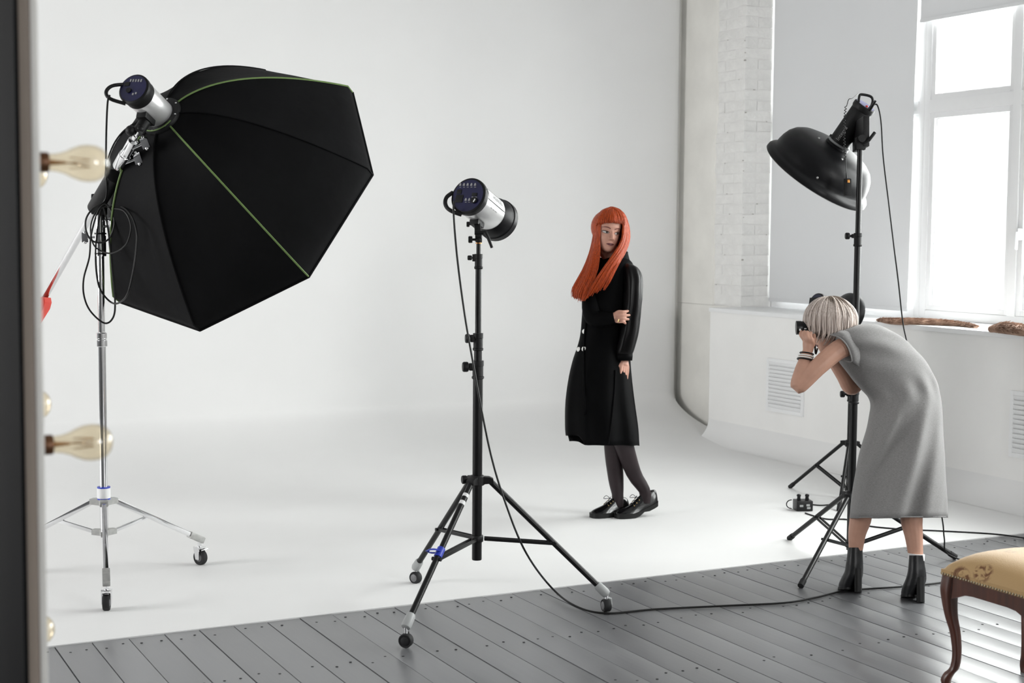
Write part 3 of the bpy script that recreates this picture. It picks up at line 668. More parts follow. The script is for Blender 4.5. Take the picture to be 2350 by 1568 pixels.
pc = [oc - on * (oh + .02) + (e1 * math.cos(a) + e2 * math.sin(a)) * .088 for a in [ph + (-.2 + k * .09) + 2 * math.pi / 4 * 1.0 for k in range(18)]]
MB().tube(pc, .003, 6).build('piping', M['green'], sr)
# strobe on the softbox
sb_ = at(306, 203, 5.985); n2_ = ((oc - on * (oh + .012)) - sb_)
L2 = n2_.length + .01; n2_.normalize()
s2, n2_, sd2, up2, pan2 = strobe('studio_strobe', sb_, n2_, UP, .065, L2, 'silver studio strobe with black rear plugged into the octagonal softbox', M['blackmat'], M['silver'], M['panelblue'], .24)
pl2 = sb_ - n2_ * .002
def on2(px, py, l=0): return onplane(px, py, pl2 - n2_ * l, n2_)
ex2 = (on2(330, 203) - on2(300, 203)).normalized(); ey2 = n2_.cross(ex2); ey2 = ey2 if ey2.z > 0 else -ey2
for x_ in (300, 306, 312, 318, 324): MB().box(on2(x_, 185), (.006, .012, .003), frame3(ex2, ey2, ex2.cross(ey2)), .001).build('button', M['button'], pan2)
for (x_, y_) in ((305, 216), (312, 214)): MB().box(on2(x_, y_), (.007, .009, .003), frame3(ex2, ey2, ex2.cross(ey2)), .001).build('button', M['button'], pan2)
MB().lathe([(.011, 0), (.011, .006)], on2(296, 208), -n2_, 16).build('dial', M['blackmat'], pan2)
MB().box(on2(292, 193), (.022, .018, .004), frame3(ex2, ey2, ex2.cross(ey2)), .001).build('power_socket', M['blackmat'], pan2)
hp = [on2(*q, 0) - n2_ * e_ for *q, e_ in [(286, 190, -.012), (266, 202, .02), (255, 214, .03), (253, 226, .03), (262, 234, .02), (285, 235, -.012)]]
MB().tube(crom(hp, 18), .0075, 10).build('carry_handle', M['blackmat'], s2)
br = MB(); bq = sb_ + n2_ * L2 * .55 - up2 * .06
br.box(bq - up2 * .008, (.08, .045, .03), frame3(n2_, sd2, up2), .006); br.cyl(bq - up2 * .02, AC - ad * .02, .024, 14); br.ball(at(300, 300, depth(AC) - .02), .022, nu=12, nv=8); br.ball(at(322, 296, depth(AC) - .02), .017, nu=12, nv=8)
br.build('tilt_bracket', M['blackmat'], s2)
MB().cyl(AC - ad * .035, AC + ad * .012, .008, 12).build('spigot', M['chrome'], s2)

# ---- beauty dish on black tripod stand
S3 = V3(4.67, 5.55, 0); z3 = lambda py: zat(S3.x, S3.y, py); P3 = lambda py: V3(S3.x, S3.y, z3(py))
def tripod(name, S, tips, zf, hub, low, tubes, cols, label, leg_r, tipz=.012, mid=.5):
    t = thing(name, S, label, 'light stand'); PP = lambda py: V3(S.x, S.y, zf(py))
    for nm, a, b, r in tubes: MB().cyl(PP(a), PP(b), r, 18).build(nm, M['black'], t)
    for a, b, r, kpy in cols:
        h = zf(a) - zf(b)
        c = MB().lathe([(r, 0), (r * 1.12, .003), (r * 1.12, .009), (r, .012), (r, h * .72), (r * 1.1, h * .75), (r * 1.1, h)], PP(b), (0, 0, 1), 18).build('collar', M['blackmat'], t)
        if kpy: k_ = MB(); d = -(RT * .98); d.z = 0; d.normalize(); k_.box(PP(kpy) + d * r, (r * 1.2, .02, .02), frame3(d, V3(0, 0, 1).cross(d), V3(0, 0, 1)), .003); knob(k_, PP(kpy) + d * r * 1.3, d, .016, .036); k_.build('clamp_knob', M['blackmat'], c)
    hz_, lz_ = zf(hub), zf(low)
    MB().lathe([(.024, -.02), (.028, -.015), (.028, .015), (.024, .02)], (S.x, S.y, hz_), (0, 0, 1), 18).build('leg_collar', M['blackmat'], t)
    MB().lathe([(.021, -.014), (.025, -.01), (.025, .01), (.021, .014)], (S.x, S.y, lz_), (0, 0, 1), 18).build('brace_collar', M['blackmat'], t)
    for (x_, y_) in tips:
        d = V3(x_, y_, 0) - S; L_ = d.length; d.normalize(); side = d.cross(V3(0, 0, 1))
        a = S + d * .045 + V3(0, 0, hz_); e = V3(x_, y_, tipz)
        MB().prism([(.015, -.014), (.058, -.012), (.058, .012), (.015, .016)], S + V3(0, 0, hz_), d, V3(0, 0, 1), side, .03).build('leg_bracket', M['blackmat'], t)
        lg = MB().cyl(a, e, leg_r, 14).build('leg', M['black'], t)
        MB().cyl(e + (a - e).normalized() * .035, e + (e - a).normalized() * .004, leg_r * 1.22, 12).build('rubber_foot', M['rubber'], lg)
        m_ = a.lerp(e, mid); b0 = S + d * .028 + V3(0, 0, lz_); br = MB()
        for s in (-1, 1): br.box((b0 + m_) / 2 + side * s * leg_r * .95, ((m_ - b0).length, .004, .013), frame3((m_ - b0).normalized(), side, (m_ - b0).normalized().cross(side)), .001)
        br.cyl(m_ - side * leg_r * 1.6, m_ + side * leg_r * 1.6, .006, 8); br.build('brace', M['black'], t)
    return t
t3 = tripod('light_stand', S3, [(4.118, 5.221), (4.708, 6.07), (5.172, 5.37)], z3, 1137, 1250,
    [('lower_tube', 1262, 905, .0185), ('middle_tube', 915, 545, .0155), ('upper_tube', 560, 330, .0130)],
    [(535, 566, .0185, 542), (898, 927, .0225, 905)], 'tall black tripod stand behind the photographer carrying the dish light', .0118)
n3 = (RT * -.48 - UP * .77 + FW * .42).normalized()
b3 = at(1986, 241, 7.14)
s3, n3, sd3, up3, pan3 = strobe('studio_strobe', b3, n3, UP, .0545, .245, 'black studio strobe with violet back plate driving the wide dish reflector', M['blackmat'], M['blackmat'], M['panelviolet'], .12)
def on3(px, py, l=0): return onplane(px, py, b3 - n3 * (.002 + l), n3)
hp = [on3(1972, 240), on3(1971, 240) - n3 * .03, on3(1975, 236) - n3 * .045, on3(1995, 243) - n3 * .048, on3(2003, 250) - n3 * .035, on3(2001, 254)]
hp = [at(1970, 240, 7.12), at(1972, 222, 7.11), at(1977, 217, 7.11), at(1997, 221, 7.11), at(2003, 230, 7.11), at(2000, 243, 7.12)]
MB().tube(crom(hp, 20), .0065, 10).build('carry_handle', M['blackmat'], s3)
MB().ball(on3(1989, 245), .007, nu=10, nv=6).build('test_button', M['red'], pan3)
MB().cyl(on3(1995, 252, -.004), on3(1995, 252, .0) + (RT * .5 + UP * .75 - FW * .2).normalized() * .05, .011, 10, .006).build('power_plug', M['black'], pan3)
tx = n3 * -1; fl = (-FW + n3 * FW.dot(n3)); fl = (fl.normalized() + (-RT * .55)).normalized(); fl = (fl - n3 * fl.dot(n3)).normalized(); ty3 = fl.cross(tx)
text('lettering', 'Integra', s3, b3 + n3 * .165 + fl * .0535, tx, ty3, .020, M['greymark'])
MB().box(b3 + n3 * .22 - RT * .045 + UP * .027, (.03, .01, .012), frame3(n3, sd3, up3), .002).build('slide_catch', M['blackmat'], s3)
dish = thing('beauty_dish', b3 + n3 * .24, 'wide black bowl-shaped dish reflector tilted downward beside the window', 'reflector')
prof_d = [(h_[0], h_[1] - .045) for h_ in [(.055, .268), (.059, .275), (.062, .285), (.10, .287), (.15, .293), (.19, .305), (.219, .324), (.239, .350), (.250, .378), (.2555, .405), (.258, .425), (.264, .434), (.276, .440), (.284, .450), (.286, .466), (.282, .470)]]
MB().lathe(prof_d, b3, n3, 64, caps=False).build('bowl', M['dish'], dish, ang=35)
MB().lathe([(r - .004, h + .003) for r, h in prof_d[2:]], b3, n3, 64, caps=False).build('inner_bowl', mat('white_dish_inside', (.75, .75, .75), .5), dish)
MB().lathe([(.056, .217), (.060, .219), (.060, .226), (.056, .228)], b3, n3, 40).build('mount_ring', M['greyplastic'], dish)
MB().lathe([(.05, .315), (.052, .317)], b3, n3, 30).build('deflector', M['dish'], dish)
for (px, py) in ((1879, 318), (1932, 366), (1876, 408)):
    q = None
    d = (RT * ((px - 1175) / FPX) - UP * ((py - 784) / FPX) + FW)
    best = min(((abs(((CAM + d * s_ - b3) - n3 * (CAM + d * s_ - b3).dot(n3)).length - 0), s_) for s_ in [6.9]), default=None)
    for k in range(200):
        p = CAM + d * (6.7 + k * .004); h = (p - b3).dot(n3); r_ = ((p - b3) - n3 * h).length
        rr = next((prof_d[i][0] + (prof_d[i + 1][0] - prof_d[i][0]) * (h - prof_d[i][1]) / (prof_d[i + 1][1] - prof_d[i][1]) for i in range(len(prof_d) - 2) if prof_d[i][1] <= h < prof_d[i + 1][1]), 0)
        if rr and r_ < rr: q = p; break
    if q: MB().ball(q, .007, nu=8, nv=6).build('rivet', M['castmetal'], dish)
# clamp between strobe and pole
kt = P3(335); bb = b3 + n3 * .13 + (RT * .055 - UP * .02); br = MB()
br.box(kt + V3(0, 0, .01), (.045, .04, .06), frame3(RT, FW, UP), .006); br.box((bb + kt) / 2 + V3(0, 0, .02), (.03, abs((bb - kt).dot(FW)) + .045, abs((bb - kt).dot(UP)) + .05), frame3(RT, FW, UP), .005)
br.cyl(kt + V3(0, 0, .03) - FW * .04, kt + V3(0, 0, .03) + FW * .04, .018, 14); br.build('tilt_bracket', M['blackmat'], s3)
MB().tube([at(1978, 328, 7.0), at(1994, 322, 6.98), at(2008, 304, 6.98)], [.011, .008, .008], 10).build('tilt_lever', M['blackmat'], s3)

# trigger dangling on a coiled lead
tr = thing('radio_trigger', at(1944, 450, 6.98), 'small black radio trigger dangling on a coiled lead over the dish', 'trigger')
dpt = 6.94
co_ = []
for k in range(150):
    t = k / 149; px, py = (1941 - 4 * math.sin(t * 3), 243 + t * 122); co_.append(at(px + 2.2 * math.cos(k * .75 * 1.0), py, dpt + .006 * math.sin(k * .75)))
ld = crom([b3 + UP * .055 - RT * .035, at(1956, 226, 6.96), at(1948, 228, dpt), co_[0]], 10)
MB().tube(ld + co_[1:] + crom([co_[-1], at(1941, 385, dpt), at(1942, 398, dpt)], 6)[1:], .0019, 6).build('coiled_lead', M['cable'], tr)
MB().tube([at(1942, 398, dpt), at(1943, 410, dpt)], [.003, .005], 8).build('strain_relief', M['cable'], tr)
MB().box(at(1945, 430, dpt), (.034, .02, .082), frame3(RT, FW, UP), .007).build('trigger_case', M['blackmat'], tr)
MB().box(at(1947, 416, dpt - .012), (.012, .004, .014), frame3(RT, FW, UP), .001).build('badge', M['orange'], tr)

# ---- second tripod with its light, behind the photographer
S4 = V3(5.778, 6.894, 0); z4 = lambda py: zat(S4.x, S4.y, py)
t4 = tripod('light_stand', S4, [(5.676, 7.324), (5.456, 6.59), (6.19, 6.77)], z4, 1018, 1122,
    [('lower_tube', 1130, 905, .0165), ('upper_tube', 915, 745, .0125)], [(895, 922, .0205, None)], 'low black tripod stand near the wall vent behind the photographer', .0110)
n4 = (RT * .80 + FW * .55 - UP * .18).normalized(); b4 = at(1874, 697, 8.70)
s4, n4, sd4, up4, pan4 = strobe('studio_strobe', b4, n4, UP, .062, .19, 'black studio strobe with round reflector half hidden behind the blonde head', M['blackmat'], M['blackmat'], M['panelblue'], .15)
MB().lathe([(.055, .17), (.062, .19), (.092, .22), (.112, .255), (.118, .262), (.120, .285), (.116, .288), (.110, .26), (.06, .2)], b4, n4, 40, caps=False).build('reflector', M['dish'], s4)
MB().box(V3(S4.x, S4.y, z4(745)), (.04, .04, .12), None, .006).build('tilt_bracket', M['blackmat'], s4)
MB().box(b4 - n4 * .004, (.02, .1, .07), frame3(n4, sd4, up4), .006).build('carry_handle', M['blackmat'], s4)

# ---- power pack on the white floor
pb = onfloor(1842, 1171, .004); pw = thing('power_box', pb, 'small dark power box with two knobs on the white floor', 'power box')
fx = V3(.93, -.37, 0); fy = V3(.37, .93, 0)
MB().box(pb + V3(0, 0, .030), (.095, .085, .058), frame3(fx, fy, V3(0, 0, 1)), .006).build('case', M['black'], pw)
for dx in (-.024, .024):
    k_ = MB(); k_.lathe([(.010, 0), (.011, .004), (.009, .02), (.012, .022), (.012, .03), (.008, .034)], pb + V3(0, 0, .058) + fx * dx, (0, 0, 1), 12); k_.build('knob', M['blackmat'], pw)
for dx, dz in ((-.02, .032), (.018, .036), (.022, .02)): MB().box(pb + fx * dx - fy * .044 + V3(0, 0, dz), (.02, .004, .012), frame3(fx, fy, V3(0, 0, 1)), .001).build('switch', M['greyplastic'], pw)
lo = [pb - fx * .045 + V3(0, 0, .015) + (-fx * (.02 + .03 * math.sin(a)) + V3(0, 0, .02 + .025 * math.cos(a))) for a in [k * math.pi / 7 for k in range(8)]]
MB().tube(crom(lo, 20), .003, 6).build('cable_loop', M['cable'], pw)

# ---- cables
def cable(label, pts, r=.0042, n=90, name='power_cable'):
    P = crom(pts, n); o = MB().tube(P, r, 8).build(name, M['cable'], origin=P[-1]); return tag(o, label, 'cable')
fz = .0055
c1 = [at(1042, 462, 6.00), at(1041, 490, 6.0), at(1049, 590, 6.02), at(1066, 720, 6.03), at(1085, 830, 6.02), at(1103, 930, 6.0), at(1128, 1050, 6.0), at(1160, 1155, 6.0), at(1205, 1265, 6.02)]
c1 += [onfloor(x_, y_, z_) for x_, y_, z_ in [(1262, 1345, .05), (1318, 1390, .012), (1390, 1408, fz), (1500, 1399, fz), (1660, 1391, fz), (1800, 1384, fz), (1870, 1372, fz), (1925, 1359, fz), (1975, 1353, fz), (2065, 1347, fz), (2145, 1339, fz), (2260, 1322, fz), (2420, 1300, fz)]]
cable('long black cable running from the middle strobe across the grey boards', c1, .0045, 160)
d4 = 7.0
cable('black cable hanging from the dish light strobe down behind the photographer', [at(2004, 240, 7.11), at(2014, 243, 7.1), at(2022, 280, 7.08), at(2027, 360, 7.05), at(2040, 470, 7.1), at(2052, 570, 7.1), at(2062, 650, 7.15), at(2072, 740, 7.2), at(2084, 800, 7.2), at(2110, 950, 7.2), at(2140, 1090, 7.2), at(2162, 1190, 7.15), at(2167, 1235, 7.15), at(2176, 1272, 7.2), onfloor(2250, 1290, fz), onfloor(2400, 1270, fz)], .0036, 110)
cable('thin cable leading from the power box to the right across the white floor', [onfloor(x_, y_, .008) for x_, y_ in [(1848, 1178), (1870, 1185), (1900, 1192), (1945, 1193), (1990, 1207), (2070, 1215), (2160, 1219), (2280, 1226), (2350, 1235), (2460, 1252)]], .0042)
cable('short cable leading from the power box to the low tripod stand', [onfloor(x_, y_, .008) for x_, y_ in [(1860, 1158), (1885, 1160), (1915, 1157), (1945, 1153)]] + [V3(S4.x - .02, S4.y - .05, .12), V3(S4.x - .02, S4.y - .03, .4)], .0036, 50)
cd_ = 6.33
cable('bundle of black cable loops hanging from the chrome boom stand', [at(252, 218, 5.95), at(247, 235, 5.96), at(244, 300, 6.05), at(243, 380, 6.2), at(243, 455, 6.34), at(212, 480, cd_), at(197, 505, cd_), at(199, 535, cd_), at(214, 554, cd_), at(238, 556, cd_), at(255, 540, cd_), at(262, 505, cd_), at(245, 470, cd_), at(225, 485, cd_), at(209, 540, cd_),
    at(205, 590, cd_), at(192, 640, cd_ - .01), at(193, 680, cd_), at(208, 715, cd_), at(240, 742, cd_), at(260, 728, cd_), at(264, 690, cd_), at(258, 620, cd_), at(250, 540, cd_), at(238, 478, cd_), at(228, 500, cd_ + .01), at(220, 570, cd_), at(222, 630, cd_), at(233, 670, cd_), at(262, 697, cd_), at(290, 680, cd_ - .12), at(304, 630, cd_ - .15), at(312, 575, cd_ - .15), at(313, 530, cd_ - .15), at(298, 490, cd_ - .1), at(268, 470, cd_ - .02), at(246, 476, cd_)], .0040, 260)
cable('thin cable coil hanging at the upper joint of the boom stand', [at(250, 478, cd_ + .02), at(285, 485, cd_ - .1), at(300, 520, cd_ - .12), at(290, 560, cd_ - .1), at(262, 580, cd_ - .05), at(236, 578, cd_), at(214, 560, cd_), at(208, 520, cd_), at(222, 484, cd_), at(244, 474, cd_)], .0034, 70)

# ------------------------------------------------------------------ people
M['skin_pale'] = mat('pale_skin', (0.56, 0.300, 0.225), 0.5, var=.05, scale=30, sss=.0, spec=.35)
M['skin_tan'] = mat('tanned_skin', (0.52, 0.295, 0.215), 0.5, var=.06, scale=25, spec=.35)
def hair_mat(name, c1, c2, st=(300, 300, 5)):
    m = mat(name, c1, 0.34, col2=c2, scale=1.0, stretch=st, thresh=(.3, .72), bump=.4, bscale=1.6, spec=.3); return m
M['hair_red'] = hair_mat('copper_red_hair', (0.21, 0.020, 0.002), (0.60, 0.085, 0.008))
M['hair_blond'] = hair_mat('ash_blonde_hair', (0.40, 0.315, 0.27), (0.80, 0.72, 0.665))
M['hair_root'] = mat('darker_hair_roots', (0.20, 0.15, 0.115), 0.5, var=.2, scale=40)
M['coat'] = mat('black_wool_coat', (0.0028, 0.0028, 0.0031), 0.6, var=.2, scale=8, bump=.15, bscale=5, spec=.03)
M['sheer'] = mat('black_satin_sleeve', (0.0035, 0.0032, 0.0035), 0.36, var=.3, scale=5, bump=.2, bscale=7, spec=.12, stretch=(1, 1, .3))
M['tights'] = mat('sheer_black_tights', (0.021, 0.0135, 0.0155), 0.5, var=.15, scale=10, spec=.25)
M['patent'] = mat('black_patent_leather', (0.004, 0.004, 0.0045), 0.16, var=.2, spec=.4, coat=.15, coat_rough=.08)
M['sole'] = mat('black_rubber_sole', (0.008, 0.008, 0.008), 0.5, spec=.3)
M['boot'] = mat('black_boot_leather', (0.006, 0.006, 0.007), 0.42, var=.2, bump=.2, bscale=40, spec=.35)
M['pearl'] = mat('white_button', (0.80, 0.79, 0.76), 0.3)
M['sock'] = mat('white_sock', (0.78, 0.77, 0.77), 0.8)
M['gold'] = mat('gold_eyelet', (0.6, 0.42, 0.18), 0.3, metal=1)
M['eyewhite'] = mat('eye_white', (0.62, 0.58, 0.56), 0.25)
M['iris'] = mat('dark_iris', (0.035, 0.022, 0.016), 0.15)
M['lash'] = mat('dark_lashes', (0.035, 0.012, 0.010), 0.6)
M['brow'] = mat('auburn_brow', (0.15, 0.045, 0.035), 0.7)
M['lips'] = mat('muted_lipstick', (0.20, 0.060, 0.062), 0.4, var=.1)
def heather():
    m, nt, b = _nt('heather_grey_jersey'); N = nt.nodes; L = nt.links
    tc = N.new('ShaderNodeTexCoord'); mp = N.new('ShaderNodeMapping'); mp.inputs['Scale'].default_value = (60, 60, 420); L.new(tc.outputs['Object'], mp.inputs[0])
    n1_ = N.new('ShaderNodeTexNoise'); n1_.inputs['Scale'].default_value = 2.2; n1_.inputs['Detail'].default_value = 6; L.new(mp.outputs[0], n1_.inputs[0])
    r = N.new('ShaderNodeValToRGB'); r.color_ramp.elements[0].position = .3; r.color_ramp.elements[1].position = .7
    r.color_ramp.elements[0].color = (.185, .180, .178, 1); r.color_ramp.elements[1].color = (.285, .280, .277, 1)
    L.new(n1_.outputs['Fac'], r.inputs[0]); L.new(r.outputs[0], b.inputs['Base Color']); _sock(b, rough=.85, spec=.2, sheen=.15)
    n2b = N.new('ShaderNodeTexNoise'); n2b.inputs['Scale'].default_value = 6; L.new(tc.outputs['Object'], n2b.inputs[0])
    bp = N.new('ShaderNodeBump'); bp.inputs['Strength'].default_value = .25; bp.inputs['Distance'].default_value = .01; L.new(n2b.outputs['Fac'], bp.inputs['Height']); L.new(bp.outputs[0], b.inputs['Normal'])
    return m
M['jersey'] = heather()

def remeshed(mb, name, voxel, smooth, m, origin, iters=4):
    """fuse overlapping closed shapes into one continuous surface"""
    me = mb.mesh(name, origin, None, False); o = bpy.data.objects.new('tmp_fuse', me); COL.objects.link(o)
    r = o.modifiers.new('r', 'REMESH'); r.mode = 'VOXEL'; r.voxel_size = voxel
    if smooth: s = o.modifiers.new('s', 'SMOOTH'); s.factor = .5; s.iterations = iters
    out = bpy.data.meshes.new_from_object(o.evaluated_get(bpy.context.evaluated_depsgraph_get())); bpy.data.objects.remove(o)
    out.name = name
    for p in out.polygons: p.use_smooth = True
    out.materials.clear(); out.materials.append(m); return out
def head_shape(mb, O, f, u, h, ears=True):
    """head with jaw, sockets, cheeks, nose, lips, chin; O = axis at chin level"""
    s = u.cross(f)
    Z = [0, .03, .08, .15, .22, .30, .38, .46, .54, .62, .70, .78, .86, .92, .97, 1.0]
    W_ = [.07, .115, .16, .205, .24, .265, .285, .30, .312, .322, .322, .305, .26, .20, .125, .03]
    FR = [.33, .375, .39, .385, .395, .40, .402, .392, .40, .418, .405, .37, .30, .22, .13, .02]
    BK = [.12, .06, .0, -.10, -.20, -.29, -.35, -.40, -.43, -.445, -.44, -.41, -.34, -.26, -.16, -.02]
    rings = []; n = 40
    for z, w, fr, bk in zip(Z, W_, FR, BK):
        yc = (fr + bk) * .5 + .02; r = []
        for j in range(n):
            a = 2 * math.pi * j / n; ca, sa = math.cos(a), math.sin(a); x_ = w * (abs(sa) ** .92) * (1 if sa > 0 else -1); y_ = yc + ((fr - yc) if ca > 0 else (yc - bk)) * ca
            if ca > 0:
                for sx in (-1, 1):
                    y_ -= .040 * math.exp(-((x_ - sx * .145) / .075) ** 2 - ((z - .47) / .055) ** 2)
                    y_ += .018 * math.exp(-((x_ - sx * .19) / .08) ** 2 - ((z - .34) / .07) ** 2)
                y_ += .02 * math.exp(-(x_ / .07) ** 2 - ((z - .07) / .05) ** 2)
            r.append(O + (s * x_ + f * y_ + u * z) * h)
        rings.append(r)
    mb.loft(rings)
    L3 = lambda x_, y_, z_: O + (s * x_ + f * y_ + u * z_) * h
    mb.tube(crom([L3(0, .385, .53), L3(0, .425, .44), L3(0, .475, .345), L3(0, .445, .315)], 8), [.020 * h, .024 * h, .028 * h, .033 * h, .038 * h, .040 * h, .036 * h, .02 * h], 10)
    for sx in (-1, 1):
        mb.ball(L3(sx * .045, .415, .325), .034 * h, nu=10, nv=8)
        if ears: mb.ball(L3(sx * .315, -.03, .42), .05 * h, (.5, 1, 1.5), frame3(s, f, u), 10, 8)
    mb.ball(L3(0, .392, .212), .06 * h, (1.35, .5, .35), frame3(s, f, u), 12, 8); mb.ball(L3(0, .388, .172), .055 * h, (1.15, .55, .42), frame3(s, f, u), 12, 8)
    return L3
def surf_patch(bvh, L3, f, strip, lift, org):
    """strip = [(x, z, half height)] in head units laid on the face"""
    top, bot, mid_ = [], [], []
    for x_, z_, hh in strip:
        row = []
        for k in (-1, 0, 1):
            p = L3(x_, .7, z_ + k * hh) - org; hit = bvh.ray_cast(p, -f)[0]
            row.append((hit if hit is not None else p - f * .06) + f * lift + org)
        bot.append(row)
    b = MB(); b.loft(bot, False, False); back = [[q - f * (lift * 1.5) for q in r] for r in bot]; b.loft(back, False, False); return b
def face_parts(parent, body, L3, f, s, gaze, m_brow, org):
    bvh = BVHTree.FromPolygons([v.co.copy() for v in body.data.vertices], [tuple(p.vertices) for p in body.data.polygons])
    for sx in (-1, 1):
        c = .148 * sx
        st = [(c + .068 * t, .472 + .010 * (t * sx), .026 * math.sqrt(max(0, 1 - t * t)) + .002) for t in [-1 + k / 6 for k in range(13)]]
        surf_patch(bvh, L3, f, st, .0012, org).build('eye', M['eyewhite'], parent)
        gx = c + gaze * .030
        st = [(gx + .024 * t, .474, .024 * math.sqrt(max(0, 1 - t * t)) + .001) for t in [-1 + k / 4 for k in range(9)]]
        surf_patch(bvh, L3, f, st, .0020, org).build('iris', M['iris'], parent)
        st = [(c + .078 * t, .472 + .010 * t * sx + .027 * math.sqrt(max(0, 1 - (t * .97) ** 2)), .0075) for t in [-1 + k / 6 for k in range(13)]]
        surf_patch(bvh, L3, f, st, .0028, org).build('eyelashes', M['lash'], parent)
        st = [(c + .070 * t, .470 + .010 * t * sx - .026 * math.sqrt(max(0, 1 - (t * .97) ** 2)), .0035) for t in [-1 + k / 6 for k in range(13)]]
        surf_patch(bvh, L3, f, st, .0022, org).build('lower_lashes', M['lash'], parent)
        st = [(c + .095 * t, .570 + .022 * (1 - t * t) + .008 * t * sx, .012 * (1 - .5 * max(0, t * sx))) for t in [-1 + k / 6 for k in range(13)]]
        surf_patch(bvh, L3, f, st, .0020, org).build('eyebrow', m_brow, parent)
    st = [(.105 * t, .192 + .004 * abs(t), .030 * (1 - abs(t) ** 1.7) + .003) for t in [-1 + k / 6 for k in range(13)]]
    surf_patch(bvh, L3, f, st, .0016, org).build('lips', M['lips'], parent)
    st = [(.10 * t, .194 + .003 * abs(t), .0035) for t in [-1 + k / 6 for k in range(13)]]
    surf_patch(bvh, L3, f, st, .0026, org).build('mouth_line', M['lash'], parent)
def finger(mb, p, d, nrm, lens, curl, r):
    """finger from knuckle p along d bending towards nrm"""
    q = Vector(p); dd = Vector(d).normalized(); nr = Vector(nrm); pts = [q.copy()]
    for i, l in enumerate(lens):
        dd = (dd * math.cos(curl[i]) + (nr - dd * nr.dot(dd)).normalized() * math.sin(curl[i])).normalized(); q = q + dd * l; pts.append(q.copy())
    P = crom(pts, 10); mb.tube(P, lerpl([r, r * .95, r * .9, r * .72], 10), 8); mb.ball(P[-1], r * .74, nu=8, nv=6); mb.ball(P[0], r, nu=8, nv=6)
def hand(mb, w, d, nrm, thumb, curl=(.25, .3, .25), L=.175, spread=.06):
    """w wrist, d towards fingers, nrm palm normal, thumb = side vector"""
    d = Vector(d).normalized(); nrm = Vector(nrm); nrm = (nrm - d * nrm.dot(d)).normalized(); t = Vector(thumb); t = (t - d * t.dot(d) - nrm * t.dot(nrm)).normalized(); k = L / .175
    mb.tube([w - d * .04, w, w + d * .03 * k], [.022 * k, .021 * k, .026 * k], 12, flat=(nrm, .72))
    for i, (off, fl_, ln) in enumerate([(.029, .083, (.040, .024, .019)), (.0095, .088, (.044, .028, .021)), (-.0095, .084, (.041, .026, .02)), (-.0275, .076, (.033, .020, .017))]):
        kn = w + d * fl_ * k + t * off * k
        mb.tube([w + t * off * .45 * k + d * .005, w + d * fl_ * .55 * k + t * off * .9 * k, kn], [.014 * k, .0135 * k, .0105 * k], 8)
        finger(mb, kn, (d + t * spread * off / .02).normalized(), nrm, [l * k for l in ln], curl, .0088 * k)
    b0 = w + d * .022 * k + t * .024 * k; mb.tube([w + d * .01 * k, b0], [.015 * k, .014 * k], 8)
    finger(mb, b0, (d * .72 + t * .65 + nrm * .2).normalized(), nrm * .6 + d * .5, [.036 * k, .030 * k, .022 * k], (.12, .2, .2), .0102 * k)
def locks(mb, guides, n, r0, seed, jit=.004, endjit=.06, taper=.25, flat=None):
    """hair locks interpolated between guide curves (lists of world points)"""
    rnd = random.Random(seed); G = [crom(g, 16) for g in guides]
    for i in range(n):
        t = (i + rnd.random()) / n * (len(G) - 1); k = min(int(t), len(G) - 2); f_ = t - k
        ln = 1 - rnd.random() * endjit; P = []
        j1 = Vector((rnd.uniform(-1, 1), rnd.uniform(-1, 1), rnd.uniform(-1, 1))) * jit; ph_ = rnd.uniform(0, 6)
        for q in range(14):
            s_ = q / 13 * ln * 15; a = min(int(s_), 14); g = s_ - a
            p = (G[k][a] * (1 - g) + G[k][a + 1] * g) * (1 - f_) + (G[k + 1][a] * (1 - g) + G[k + 1][a + 1] * g) * f_
            w_ = q / 13; P.append(p + j1 * (.35 + .9 * w_) + RT * .0015 * math.sin(ph_ + w_ * 7))
        r = r0 * rnd.uniform(.7, 1.25); mb.tube(P, [r * (.75 if q == 0 else 1 if q < 9 else 1 - (1 - taper) * (q - 8) / 5) for q in range(14)], 6)
def ring(Lp, Rp, d, dd, n=40, yf=None, sq=1.0, skew=0.0):
    out = []
    for j in range(n):
        a = 2 * math.pi * j / n; c, s_ = math.cos(a), math.sin(a)
        cc = abs(c) ** sq * (1 if c > 0 else -1); ss = abs(s_) ** sq * (1 if s_ > 0 else -1)
        px = (Lp[0] + Rp[0]) / 2 + (Rp[0] - Lp[0]) / 2 * cc; py = (Lp[1] + Rp[1]) / 2 + (Rp[1] - Lp[1]) / 2 * cc
        if yf: py += yf(c, s_)
        out.append(at(px, py, d + dd * ss + skew * cc))
    return out
def smooth_rings(rs, k):
    """resample a list of rings along their length with Catmull-Rom"""
    n = len(rs[0]); cols = [crom([r[j] for r in rs], k) for j in range(n)]; return [[cols[j][i] for j in range(n)] for i in range(k)]
def cloth(rings, name, m, parent, thick=.003, fold=None, close=True):
    if fold: rings = [[p + fold(i / (len(rings) - 1), j / len(r), p) for j, p in enumerate(r)] for i, r in enumerate(rings)]
    b = MB(); b.loft(rings, False, close)
    o = b.build(name, m, parent, ang=75)
    sm = o.modifiers.new('thickness', 'SOLIDIFY'); sm.thickness = thick; sm.offset = -1
    return o
def hitter(o):
    org = world_org(o); bv = BVHTree.FromPolygons([v.co + org for v in o.data.vertices], [tuple(p.vertices) for p in o.data.polygons])
    def f(px, py, lift=.0):
        d = (RT * ((px - 1175) / FPX) - UP * ((py - 784) / FPX) + FW).normalized(); h = bv.ray_cast(CAM, d)
        return (h[0] - d * lift, h[1]) if h[0] is not None else (None, None)
    return f

